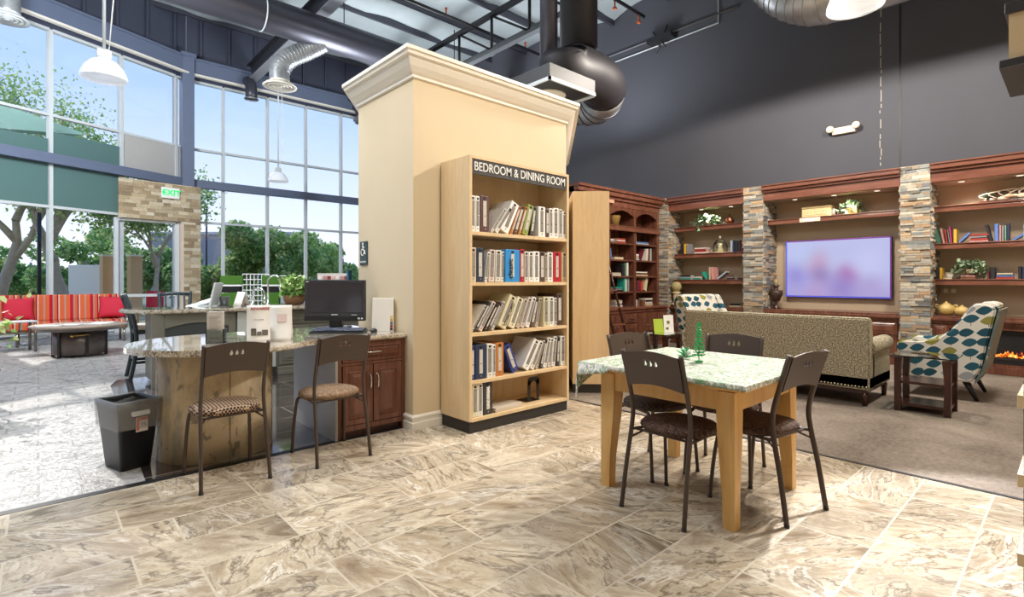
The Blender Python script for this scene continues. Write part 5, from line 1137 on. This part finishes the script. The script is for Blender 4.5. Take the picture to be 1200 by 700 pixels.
# ---------------------------------------------------------------- books and ornaments
BK = dict(g='3f6f5c', b='5f7fc0', r='b04038', n='2b3352', w='e2ddd2', p='c98f8a', m='a8326e', y='d9ab32', o='cf7a3a', k='25232a', c='cbbd9c', t='2fa08e', l='7fb89c', q='8a8a90', v='6a2434', s='a8bcc8', u='7a5238')
BN = dict(g='dark green', b='blue', r='red', n='navy', w='white', p='pink', m='magenta', y='yellow', o='orange', k='black', c='cream', t='teal', l='pale green', q='grey', v='maroon', s='pale blue', u='brown')
def book(x0, w_, h_, d_, ang, key, z, face, plane, lab, grp, flat=False, extra=0):
    """x0 along the shelf (left to right); face 'u' or 'v'"""
    m = MB(); a = math.radians(ang)
    if flat: W_, H_ = h_, w_     # lying: long side along the shelf
    else: W_, H_ = w_, h_
    s_ = -W_ if (ang > 0 and not flat) else 0; e_ = s_+W_
    tk = .0035
    if flat: m.box(s_, e_, 0, d_, 0, tk).box(s_, e_, 0, d_, H_-tk, H_).box(s_, e_, 0, tk, 0, H_); m.box(s_+.004, e_-.004, tk, d_-.006, tk, H_-tk, mi=1)
    else: m.box(s_, s_+tk, 0, d_, 0, H_).box(e_-tk, e_, 0, d_, 0, H_).box(s_, e_, 0, tk, 0, H_, bev=.001); m.box(s_+tk, e_-tk, tk, d_-.006, .004, H_-.005, mi=1)
    o = m.build('book', [plain('book_cover_'+key, BK[key], .5), plain('page_edge', 'ded8cc', .8)])
    px_ = x0+(W_ if (ang > 0 and not flat) else 0)
    if face == 'u': o.location = (plane, -px_, z+.001); o.rotation_euler = (0, 0 if flat else a, -PI/2+extra)
    else: o.location = (px_, plane, z+.001); o.rotation_euler = (0, 0 if flat else a, extra)
    return tag(o, lab, 'book', grp)
def shelfrow(items, z, face, plane, where, grp):
    """items: (px0, px1, height m, angle, key) upright/leaning, or ('F', px0, px1, [keys bottom to top]) flat pile"""
    cnt = 0; pc = 0; lim = -99; LV = ['lowest', 'second up', 'third up', 'fourth up']; PN = ['first', 'second', 'third', 'fourth']
    pos = (lambda px: -on(px, u=plane).y) if face == 'u' else (lambda px: on(px, v=plane).x)
    for it in items:
        if it[0] == 'F':
            a, b = pos(it[1]), pos(it[2]); a = max(a, lim+.003); zz = z
            for j, k in enumerate(it[3]):
                th = it[4] if len(it) > 4 else .028; sh_ = .012*((j*7) % 3)
                book(a+sh_*.5, th, max(.08, (b-a)-sh_), .16, 0, k, zz, face, plane+.02+.008*(j % 2), ('%s book, %s in the %s pile %s' % (BN[k], LV[j], PN[pc], where)) if len(it[3]) > 1 else '%s book lying flat by itself %s' % (BN[k], where), grp, flat=True); zz += th+.002
            lim = b; pc += 1
        else:
            a, b, h_, ang, k = pos(it[0]), pos(it[1]), it[2], it[3], it[4]; a = max(a, lim+.002); b = max(b, a+.012); w_ = b-a
            if abs(ang) > 25:    # steeply leaning book: footprint spans the pixels
                th = .03; h2 = min(h_, (w_)/abs(math.sin(math.radians(ang)))); x0 = (a if ang > 0 else b-th)
                book(x0, th, h2, .16, ang, k, z, face, plane+.03, '%s leaning book %s, %s' % (BN[k], where, ORD[cnt]), grp)
            else:
                if ang: w_ = max(.012, w_-.004); 
                book(a, w_, h_, .16, ang, k, z, face, plane+.02+.01*(cnt % 2), '%s %s book %s, %s' % (BN[k], 'leaning' if ang else 'upright', where, ORD[cnt]), grp)
            lim = b; cnt += 1
G1 = 'books on the right wall shelves'; G2 = 'books in the left niche'; G3 = 'books in the ladder bookcase'
shelfrow([(1097.5, 1104, .225, -14, 'g'), (1104.5, 1108, .225, -10, 'p'), (1108.5, 1111, .20, -7, 'r'), (1111.5, 1113, .20, -5, 'l'), (1113.5, 1116, .24, -5, 'm'), (1117, 1121, .20, 0, 'y'), (1121.5, 1134, .22, 42, 'b'), ('F', 1136, 1158, 'prqr'), (1159.5, 1163.5, .24, -12, 'k'), (1165, 1170, .24, 0, 'b'), (1170.5, 1173, .22, 0, 'p'), (1173.5, 1176.5, .21, 0, 'q'), (1177, 1179, .21, 0, 'l'), (1179.5, 1183, .24, 0, 'n'), (1184.5, 1197, .20, 55, 'b'), (1199, 1206, .22, 0, 's'), ('F', 1208, 1228, 'rw')], 1.81, 'u', 9.72, 'on the middle shelf above the fireplace', G1)
shelfrow([(1096, 1100, .18, 0, 'k'), (1100.5, 1104, .17, 0, 'y'), ('F', 1105, 1115, 'c'), ('F', 1125, 1143, 'up'), (1157, 1159.5, .10, 0, 'v'), (1160, 1166, .16, 0, 'k'), ('F', 1166.8, 1188, 'rbc'), (1193, 1197, .17, 0, 'k'), (1197.5, 1201, .17, 0, 'n')], 1.29, 'u', 9.72, 'on the lowest shelf above the fireplace', G1)
shelfrow([(1156, 1160, .14, 0, 'u'), (1160.5, 1166, .15, 0, 'k'), ('F', 1167, 1176, 'kn')], .77, 'u', 9.70, 'on the cabinet top behind the leafy armchair', G1)
shelfrow([(796, 799.5, .20, 6, 'k'), (800.5, 803.5, .21, 0, 'y'), (804, 807, .20, 0, 'q'), ('F', 813, 827, 'wrrw'), (855, 857.5, .22, 0, 's'), (858, 860, .22, 0, 'n'), (860.5, 863.5, .215, 0, 'k'), (864, 867, .215, 0, 'k'), (867.5, 870.5, .22, 0, 'v')], 1.81, 'u', 9.72, 'on the left niche middle shelf', G2)
shelfrow([('F', 796, 809, 'tsk'), ('F', 811, 821, 'tw'), (822, 828, .17, -35, 't'), (829.8, 832, .24, 0, 'c'), (833, 837.5, .24, -5, 'p'), (838.5, 850, .22, 52, 's'), ('F', 851, 860, 'kqu'), ('F', 864, 870, 'k')], 1.29, 'u', 9.72, 'on the left niche lowest shelf', G2)
shelfrow([(821, 824, .20, -3, 'k'), ('F', 854, 867, 'ck')], .77, 'u', 9.72, 'on the cabinet top of the left niche', G2)
# ornaments
def onb(px, z, u=9.86): q = on(px, u=u); return (u, q.y, z+.001)
def vine(name, lab, c, n, R, drop, sz, cat='plant'):
    t = thing(name, lab, cat, c)
    MB().lathe([(0, 0), (.05, 0), (.065, .08), (.06, .08), (0, .06)], n=16).build('pot', plain('clay_pot', '8d6a52', .7), t)
    m = MB(); tips = []
    for k in range(16):
        a = k*.785+.3; r_ = R*random.uniform(.6, 1.1); zz = .06-drop*random.random()*(1 if math.cos(a) < .3 else 0)
        P_ = bez([(0, 0, .07), (-abs(r_*.3*math.cos(a)) if False else r_*.35*math.cos(a)*.6, r_*.4*math.sin(a), .16), (r_*.6*math.cos(a)*.7, r_*.8*math.sin(a), .10+.05), (r_*math.cos(a)*.7, r_*math.sin(a)*1.15, max(zz, .02) if math.cos(a) > -.5 else zz)], 5); tips += P_[4:]; m.tube(P_, .003, 4)
    m.build('stems', FOL[1], t)
    m = MB().leaves(n, lambda: random.choice(tips)+Vector([random.gauss(0, .022) for _ in range(3)]), sz, mi=[0, 0, 1]); stuff(m.build('leaves', FOL, t)); return t
vine('trailing_vine', 'trailing variegated vine on the top shelf of the left niche', onb(829, 2.35, 9.78), 420, .27, .16, .055)
vine('trailing_vine', 'small leafy vine spilling from books on the lowest shelf above the fireplace', onb(1137, 1.35, 9.80), 260, .17, .10, .05)
t = vine('trailing_vine', 'leafy vine in a gilt pot on the shelf above the television', onb(998, 2.36, 9.84), 240, .15, .02, .055)
MB().box(-.07, .07, -.09, .06, 0, .12, bev=.01).build('gilt_pot', plain('gilt_relief', 'c8a566', .4, .3, var=.3, scale=30, bump=.6), t)
t = thing('carved_box', 'cream and gold carved rectangular box on the shelf above the television', 'box', onb(958, 2.35, 9.80))
MB().box(-.09, .09, -.215, .215, 0, .145, bev=.008).build('box_body', plain('gold_cream_plaster', 'd9c08e', .5, var=.15, scale=25, bump=.8), t); MB().box(-.10, .10, -.225, .225, .145, .175, bev=.006).build('lid', plain('aged_gold', 'b9a274', .45), t)
m = MB()
for k in range(9): m.tube([(-.092, -.16+k*.04+.018*math.cos(a), .07+.035*math.sin(a)) for a in [j*PI/4 for j in range(8)]], .006, 5, closed=True)
m.build('relief_scroll', plain('pale_gold', 'e8d7ac', .4), t)
t = thing('small_jar', 'tiny grey glass jar between the carved box and the potted vine', 'jar', onb(977, 2.35, 9.80)); MB().lathe([(0, 0), (.03, 0), (.032, .09), (.02, .11), (.022, .12), (0, .12)], n=16).build('body', plain('smoke_glass', '8c8a86', .2), t)
def pot2(px, lab, w_, h_):
    t = thing('lidded_pot', lab, 'pot', onb(px, .77, 9.70)); gm = plain('ochre_glazed_clay', 'c3a868', .35, var=.18, scale=9)
    MB().lathe([(0, 0), (w_*.5, 0), (w_*.85, h_*.2), (w_, h_*.45), (w_*.9, h_*.68), (w_*.45, h_*.86), (w_*.38, h_*.9), (w_*.42, h_*.93)], n=28).build('body', gm, t)
    MB().lathe([(w_*.42, h_*.92), (w_*.3, h_*.98), (w_*.1, h_*1.0), (w_*.14, h_*1.07), (0, h_*1.1)], n=20).build('lid', gm, t)
    for s_ in (-1, 1): MB().tube([(0, s_*w_*.8, h_*.55), (0, s_*w_*1.18, h_*.66), (0, s_*w_*1.15, h_*.8), (0, s_*w_*.7, h_*.74)], .011, 8).build('handle', gm, t)
pot2(1109, 'taller ochre lidded pot with two handles by the stone pillar', .105, .185); pot2(1127.5, 'squatter ochre lidded pot with two handles beside the taller one', .095, .14)
t = thing('urn', 'dark bronze urn with a rough stone finial beside the left of the television', 'urn', onb(909.5, .77, 9.74)); um = plain('oil_rubbed_bronze', '4b3b33', .3, .5, var=.2)
MB().lathe([(0, 0), (.07, 0), (.065, .02), (.02, .06), (.03, .09), (.02, .11), (.07, .15), (.095, .24), (.10, .31), (.085, .325), (.04, .34), (.035, .38), (.07, .41), (.06, .415), (0, .415)], n=28).build('body', um, t)
for s_ in (-1, 1): MB().tube([(0, s_*.08, .2), (0, s_*.11, .26), (0, s_*.10, .33)], .008, 8).build('handle', um, t)
MB().lathe([(.04, .41), (.03, .45), (.045, .49), (.02, .52), (0, .53)], n=10).build('finial', plain('gold_flecked_stone', '9a8a62', .5, var=.4, scale=40), t)
t = thing('copper_kettle', 'small copper lidded pot at the right of the left niche top shelf', 'pot', onb(855, 2.35, 9.80)); cm = plain('aged_copper', '74452e', .3, .7)
MB().lathe([(0, 0), (.06, 0), (.085, .03), (.085, .08), (.055, .12), (.06, .13), (.02, .155), (0, .16)], n=22).build('body', cm, t); MB().lathe([(0, .155), (.012, .16), (.016, .185), (0, .2)], n=10).build('knob', cm, t)
t = thing('glass_cloche', 'pale glass bell cloche on the middle shelf of the left niche', 'cloche', onb(844, 1.81, 9.84))
MB().lathe([(.135, .015), (.135, .12), (.11, .20), (.06, .26), (.02, .275)], n=28, cap=False).build('dome', M['acrylic'], t); MB().lathe([(0, .27), (.015, .28), (.028, .31), (.015, .335), (0, .34)], n=14).build('knob', plain('smoky_glass_knob', 'b5ab94', .2), t)
MB().lathe([(0, 0), (.15, 0), (.15, .014), (0, .014)], n=28).build('tray', plain('cream_wood', 'd8c9a0', .5), t); MB().lathe([(0, .015), (.06, .015), (.07, .05), (.03, .12), (.05, .18), (0, .2)], n=16).build('wicker_core', plain('pale_wicker', 'c4b188', .8, var=.3, scale=60, bump=.8), t)
t = thing('ball_finial', 'mossy stone ball on a turned pedestal in the corner of the left niche', 'ornament', onb(792.5, .77, 9.60)); sm_ = plain('mossy_stone', 'a99c6e', .8, var=.25, scale=20, bump=.6)
MB().lathe([(0, 0), (.10, 0), (.10, .03), (.06, .05), (.055, .08), (.06, .2), (.05, .22), (.09, .25), (.085, .27), (.03, .28), (0, .28)], n=24).build('pedestal', plain('cream_stone', 'c9b995', .7, var=.15), t); MB().ball((0, 0, .375), .105, sub=3).build('ball', sm_, t)
t = thing('wooden_bowl', 'long dark wooden bowl on the cabinet top of the left niche', 'bowl', onb(833, .77, 9.78))
MB().lathe([(0, 0), (.07, 0), (.12, .04), (.17, .10), (.165, .105), (.11, .05), (0, .025)], n=28, sx=.55, sy=1.2).build('body', M['cherry'], t)
o = book(-on(828.5, u=9.80).y, .045, .19, .12, 8, 'y', .815, 'u', 9.78, 'ochre yellow book standing in the wooden bowl of the left niche', G2); o.location.x = 9.76
t = thing('letter_block', 'small pale square frame beside the yellow book on the lowest fireplace shelf', 'frame', onb(1114, 1.29+.0, 9.96)); MB().box(-.015, .015, -.06, .06, 0, .10, bev=.004).build('frame', plain('putty_plate', 'b5a78f', .5), t); MB().box(-.018, -.014, -.035, .035, .03, .075).build('picture', M['white'], t)
t = thing('shell_arrangement', 'long tray of shells, driftwood and dark spiky grass on the top right shelf', 'arrangement', onb(1186, 2.35, 9.84))
MB().box(-.10, .10, -.40, .33, 0, .03, bev=.01).build('tray', M['walnut'], t)
rs = random.Random(9)
for k in range(22): MB().ball((0, 0, 0), rs.uniform(.022, .05), 1, 1.3, .7, sub=2, jit=.08).build('shell', plain('shell_%d' % (k % 3), ['e8cfae', 'f0e2cc', 'cfa888'][k % 3], .5, var=.1), t, loc=(rs.uniform(-.07, .04), rs.uniform(-.34, .26), .05+rs.uniform(0, .03)))
m = MB()
for k in range(150):
    a = rs.uniform(0, 6.28); b = rs.uniform(.2, 1.4); L_ = rs.uniform(.08, .16); c_ = Vector((0, .24, .05)); m.tube([c_, c_+Vector((math.cos(a)*math.sin(b), math.sin(a)*math.sin(b), math.cos(b)))*L_], [.0025, .0008], 4)
stuff(m.build('spiky_grass', plain('dark_grass', '3a4636', .7), t))
for k in range(6): y_ = .25-k*.1; MB().tube(bez([(-.05, y_, .06), (-.08, y_+.08, .10+.02*(k % 3)), (-.05, y_-.08, .15+.01*k), (-.02, y_-.14, .11+.02*(k % 2))], 5), .007, 6).build('driftwood', plain('bleached_driftwood', 'e2d2bd', .7), t)
MB().ball((-.02, .1, .13), .05, .6, 1.6, .5, sub=2, jit=.1).ball((0, -.1, .14), .045, .6, 1.8, .4, sub=2, jit=.1).build('pod', plain('dark_pod', '4a3a30', .7), t)

# ================================================================ LADDER BOOKCASE (left wall of the lounge)
t = thing('ladder_bookcase', 'tall dark cherry bookcase with arched openings, drawers and a rolling ladder', 'bookcase', (0, 0, 0))
U0, U1, VF, VBk = 6.78, 9.44, 5.86, 6.24
SL = [1.06, 1.36, 1.67, 1.99]
MB().box(U0, U1, VBk-.02, VBk, .77, 2.95).build('back_panel', M['cherry'], t)
cols = [6.80, 7.78, 8.60, 9.41]
for x in cols: MB().box(x-.035, x+.035, VF, VBk-.02, .77, 2.66, bev=.004).build('upright', M['cherry'], t)
for a, b in zip(cols, cols[1:]):
    for z in SL: MB().box(a+.035, b-.035, VF+.015, VBk-.02, z-.03, z, bev=.002).build('shelf', M['cherry'], t)
    MB().box(a+.035, b-.035, VF+.01, VBk-.02, 2.27, 2.32).build('shelf', M['cherry'], t)
    m = MB(); W2 = (b-a)/2-.035; c_ = (a+b)/2
    m.prism([(c_-W2, 2.66), (c_-W2, 2.50)]+[(c_-W2+2*W2*k/14, 2.50+.10*math.sin(PI*k/14)) for k in range(15)]+[(c_+W2, 2.50), (c_+W2, 2.66)], VF+.0, VF+.025, M=Matrix(((1, 0, 0, 0), (0, 0, 1, 0), (0, 1, 0, 0), (0, 0, 0, 1)))); m.build('arch', M['cherry'], t)
MB().box(U0, U1, VF-.04, VF+.02, 2.21, 2.27, bev=.01).build('ladder_rail', M['cherryh'], t)
MB().box(U0, U1, VF-.01, VBk, 2.66, 2.80).box(U0, U1, VF-.05, VF, 2.76, 2.82, bev=.01).box(U0, U1+.03, VF-.10, VF, 2.82, 2.90, bev=.012).box(U0, U1+.03, VF-.13, VBk, 2.90, 2.95, bev=.006).build('cornice', M['cherryh'], t)
VC = 5.66
MB().box(U0, U1, VC+.02, VBk, 0, .73).build('base_body', M['cherry'], t); MB().box(U0, U1, VC-.03, VF+.1, .73, .77, bev=.005).box(U0, U1, VC, VC+.03, .67, .73, bev=.008).build('base_top', M['cherryh'], t); MB().box(U0, U1, VC-.02, VC+.03, 0, .10, bev=.006).build('base_molding', M['cherry'], t)
for (a, b) in [(7.42, 7.70), (7.71, 7.98), (8.40, 8.72), (8.74, 9.06), (9.08, 9.38), (6.85, 7.12), (7.13, 7.41)]:
    d_ = raised(a, b, .12, .65, M['cherry'], t, y=VC, fr=.045)
    MB().ball(((b-.03) if abs(a-7.42) < .01 or abs(a-8.40) < .01 or a < 7 else (a+.03), VC-.022, .42), .014, sub=2).build('knob', M['chrome'], d_)
for z0, z1 in ((.12, .28), (.30, .46), (.48, .65)):
    d_ = raised(8.0, 8.38, z0, z1, M['cherry'], t, y=VC, fr=.025, name='drawer'); pull(8.19, VC-.004, (z0+z1)/2, .10, d_, False, mat=M['brass'])
m = MB()
t = thing('rolling_ladder', 'dark wooden library ladder leaning on the cherry bookcase', 'ladder', (0, 0, 0))
foot0, foot1 = Vector((7.12, 5.16, 0)), Vector((7.46, 5.16, 0)); top0, top1 = Vector((7.06, 5.80, 2.26)), Vector((7.38, 5.80, 2.26))
for a, b in ((foot0, top0), (foot1, top1)): MB().tube([a, b], .026, 4, sx=.6).build('rail', M['walnut'], t)
for k in range(7):
    f_ = (k+.8)/7.8; a = foot0.lerp(top0, f_); b = foot1.lerp(top1, f_); MB().box(a.x, b.x, a.y-.04, a.y+.04, a.z-.012, a.z+.012, bev=.003).build('rung', M['cherryh'], t)
for b in (foot0, foot1): MB().tube([b+Vector((-.02, 0, .035)), b+Vector((.02, 0, .035))], .035, 14).build('wheel', M['blk_metal'], t)
t = thing('cornice_tag', 'small pinkish paper tag tucked under the ladder bookcase cornice', 'tag', (on(718.5, v=VF-.1).x, VF-.055, 2.73)); MB().box(-.09, .09, -.003, 0, -.03, .03).build('paper', plain('pinkish_paper', 'c99a84', .6), t)
c1, c2 = 'on the ladder bookcase left column', 'on the ladder bookcase right column'
PV = VF+.03
shelfrow([('F', 716.5, 721, 'qw', .03), ('F', 724, 734.5, 'rwr', .028)], 1.99, 'v', PV, c1+' top shelf', G3)
shelfrow([(745.5, 746.7, .2, 0, 'w'), ('F', 748, 761.5, 'sb', .026)], 1.99, 'v', PV, c2+' top shelf', G3)
shelfrow([(716.6, 718.2, .2, -6, 'b'), ('F', 721.5, 731.5, 'c', .05)], 1.67, 'v', PV, c1+' second shelf', G3)
shelfrow([('F', 745.5, 750, 'scw', .04), (752, 758, .25, 30, 'v'), (758.6, 760.6, .24, 5, 'w'), (761, 763, .24, 3, 'u'), (763.3, 765, .25, 0, 's')], 1.67, 'v', PV, c2+' second shelf', G3)
shelfrow([('F', 716.5, 729, 'wc', .03), (730, 732.8, .2, 0, 'k'), (733.2, 735, .24, 0, 'g'), (735.3, 737.5, .26, 0, 'w')], 1.36, 'v', PV, c1+' third shelf', G3)
shelfrow([('F', 745.5, 760, 'cuw', .028)], 1.36, 'v', PV, c2+' third shelf', G3)
shelfrow([('F', 718.5, 731, 'kqt', .028), (732, 734, .25, 0, 't'), (734.3, 736, .26, 0, 'w'), (736.3, 738.5, .26, 0, 'q')], 1.06, 'v', PV, c1+' fourth shelf', G3)
shelfrow([(745.5, 747, .12, 0, 'n'), (748, 751.3, .22, 0, 'v'), (751.8, 754, .20, 8, 'r'), (756, 759.3, .26, 14, 'c')], 1.06, 'v', PV, c2+' fourth shelf', G3)
shelfrow([('F', 722.5, 730.5, 'wqwc', .03)], .77, 'v', PV, c1+' counter', G3)
shelfrow([(745.5, 748, .12, 0, 's'), (749, 751, .11, 0, 'u'), (754, 757, .10, 0, 'u'), ('F', 757.6, 766, 'cwkw', .034)], .77, 'v', PV, c2+' counter', G3)
t = thing('wicker_basket', 'small golden basket in the left arched opening of the ladder bookcase', 'basket', (on(719.5, v=6.0).x, 6.0, 2.321)); MB().lathe([(0, 0), (.09, 0), (.12, .17), (.125, .18), (.11, .18), (.08, .01)], n=20).build('basket', plain('golden_wicker', '9b7c42', .7, var=.3, scale=50, bump=.8), t)

# ================================================================ BEIGE SOFA
t = thing('tweed_sofa', 'long beige tweed sofa seen from behind with nailhead trim', 'sofa', (6.12, 2.42, 0))
L2_ = 1.0
m = MB(); m.prism([(0, .17), (.0, .885), (.045, .90), (.10, .885), (.20, .45), (.20, .17)], -L2_, L2_, M=Matrix(((1, 0, 0, 0), (0, 0, 1, 0), (0, 1, 0, 0), (0, 0, 0, 1)))); bmesh.ops.bevel(m.b, geom=list(m.b.edges), offset=.012, segments=2, affect='EDGES'); m.build('backrest', M['sofa'], t)
MB().box(.0, .86, -L2_, L2_, .17, .30, bev=.015).build('base', M['sofa'], t)
for a, b in ((-.86, -.01), (.01, .86)): MB().box(.18, .88, a, b, .30, .46, bev=.05, seg=4).build('seat_cushion', M['sofa'], t); MB().box(.14, .34, a, b, .45, .82, bev=.07, seg=4, M=T(0, 0, 0)).build('back_cushion', M['sofa'], t)
for s_ in (-1, 1):
    m = MB(); m.box(.12, .84, s_*.93-.07, s_*.93+.07, .17, .58, bev=.02); m.tube([(.10, s_*.945, .58), (.5, s_*.945, .585), (.86, s_*.945, .585)], .085, 20); m.build('arm_rest', M['sofa'], t)
MB().box(.03, .83, -L2_+.03, L2_-.03, .13, .17, bev=.004).build('rail', M['walnut'], t)
for x_ in (.05, .80):
    for y_ in (-.95, .95): MB().tube([(x_, y_, .14), (x_, y_*1.0, 0)], [.032, .022], 4).build('leg', M['walnut'], t)
m = MB()
for k in range(64): m.ball((-.008, -.975+k*1.95/63, .20), .011, .5, 1, 1, sub=1)
m.build('nailhead_trim', plain('pale_nailheads', 'e8e0c8', .25, .6), t)
# end tables
def endtable(lab, x_, y_):
    t = thing('end_table', lab, 'table', (x_, y_, 0))
    for a in (-1, 1):
        for b in (-1, 1):
            m = MB(); R = []
            for z, w_ in ((0, .055), (.30, .048), (.52, .065)): R.append([m.b.verts.new((a*(.205)-a*p*w_, b*(.215)-b*q_*w_, z)) for p, q_ in ((0, 0), (1, 0), (1, 1), (0, 1))])
            for A, B in zip(R, R[1:]):
                for k in range(4): m.b.faces.new((A[k], A[(k+1) % 4], B[(k+1) % 4], B[k]))
            m.b.faces.new(R[0]); m.b.faces.new(R[-1]); m.build('leg', M['walnut'], t)
    MB().box(-.19, .19, -.20, .20, .055, .085, bev=.003).build('lower_shelf', M['walnut'], t); MB().box(-.19, .19, -.20, .20, .27, .295, bev=.003).build('middle_shelf', M['walnut'], t)
    MB().box(-.18, .18, -.205, -.19, .48, .52).box(-.18, .18, .19, .205, .48, .52).build('apron', M['walnut'], t)
    MB().box(-.26, .26, -.25, .25, .535, .547, bev=.004).build('glass_top', M['tabglass'], t)
    m = MB()
    for a in (-1, 1):
        for b in (-1, 1): m.lathe([(.016, .52), (.016, .535)], c=(a*.18, b*.19, 0), n=12)
    m.build('standoffs', M['chrome'], t); return t
endtable('espresso end table with glass top at the near end of the beige sofa', 6.41, 1.02)
endtable('espresso end table with glass top at the far end of the beige sofa', 6.40, 3.95)
q = Vector((6.42, 3.92, .548)); t = thing('folded_brochure', 'green and white folded brochure on the far end table', 'brochure', q, rz=-.5)
MB().box(-.13, .02, -.004, .0, 0, .19, M=Rx(-.2)).build('front_sheet', plain('lime_print', 'a9c23c', .5), t); MB().box(.02, .17, -.004, .0, 0, .24, M=Rx(-.12)).build('white_sheet', M['white'], t); MB().box(.07, .11, -.008, -.004, .12, .16, M=Rx(-.12)).box(.05, .09, -.008, -.004, .04, .07, M=Rx(-.12)).build('print', plain('olive_print', '6d7a34', .5), t)
# ================================================================ LEAF ARMCHAIRS (local: faces +y)
def armchair(lab, loc, rz):
    t = thing('leaf_armchair', lab, 'armchair', loc, rz, 'leaf print armchairs')
    YX = Matrix(((0, 0, 1, 0), (1, 0, 0, 0), (0, 1, 0, 0), (0, 0, 0, 1)))   # profile (y,z) extruded along x
    side = [(-.33, .20), (-.40, .34), (-.52, .96), (-.50, 1.01), (-.44, 1.035), (-.36, 1.03), (-.31, .99), (-.25, .88), (-.16, .74), (-.04, .64), (.10, .605), (.27, .60), (.31, .57), (.31, .50), (.29, .20)]
    for s_ in (-1, 1):
        m = MB().prism(side, s_*.37-.045, s_*.37+.045, M=YX); bmesh.ops.bevel(m.b, geom=[e_ for e_ in m.b.edges if len(e_.link_faces) == 2 and abs(e_.verts[0].co.x-e_.verts[1].co.x) < .001], offset=.016, segments=3, affect='EDGES'); m.build('side_wing', M['leaf'], t)
    m = MB().prism([(-.34, .26), (-.53, 1.0), (-.49, 1.035), (-.42, 1.04), (-.36, 1.0), (-.20, .42), (-.2, .26)], -.33, .33, M=YX); bmesh.ops.bevel(m.b, geom=list(m.b.edges), offset=.012, segments=2, affect='EDGES'); m.build('backrest', M['leaf'], t)
    MB().prism([(-.345, .20), (-.41, .34), (-.535, .97), (-.555, .97), (-.425, .32), (-.36, .19)], -.415, .415, M=YX).build('rear_panel', M['zig'], t)
    MB().box(-.33, .33, -.30, .28, .20, .34, bev=.015).build('base', M['leaf'], t); MB().box(-.325, .325, -.26, .32, .34, .47, bev=.045, seg=4).build('seat_cushion', M['leaf'], t)
    for a in (-1, 1): MB().tube([(a*.32, -.27, .21), (a*.34, -.37, 0)], [.034, .018], 6).build('rear_leg', M['black'], t); MB().tube([(a*.33, .22, .21), (a*.34, .25, 0)], [.032, .018], 6).build('front_leg', M['black'], t)
    return t
armchair('leaf print armchair seen from the side before the fireplace', (7.62, 1.10, 0), 0)
armchair('leaf print armchair beyond the left end of the beige sofa', (8.2, 4.02, 0), PI-.35)
# ================================================================ RIGHT EDGE DISPLAY UNIT
rt = Vector((cr[0], cr[1], 0)); fwv = Vector((cf[0], cf[1], 0)); o_ = far(1201.5, HOR, 1.6); o_.z = 0
MX = Matrix(((0, 1, 0, o_.x), (-1, 0, 0, o_.y), (0, 0, 1, 0), (0, 0, 0, 1)))
t = thing('display_unit', 'tall dark display unit with pale shelf edges cut by the right picture edge', 'shelving'); t.matrix_world = MX
MB().box(-.004, .02, 0, .34, .0, .96, bev=.002).build('side_panel', M['walnut'], t)
MB().box(.0, .5, .32, .34, 0, 2.3).build('back_panel', M['walnut'], t)
for z in (.18, .405, .65, .895): MB().box(-.018, .5, -.005, .34, z-.02, z+.02, bev=.002).build('shelf', M['maple'], t)
MB().box(-.037, .5, .0, .34, 1.96, 2.11).build('header', M['maple'], t); MB().box(-.058, .5, -.02, .36, 1.935, 1.96, bev=.003).box(-.046, .5, -.01, .35, 2.105, 2.14, bev=.003).build('header_trim', plain('charcoal_trim', '3b393c', .4), t)
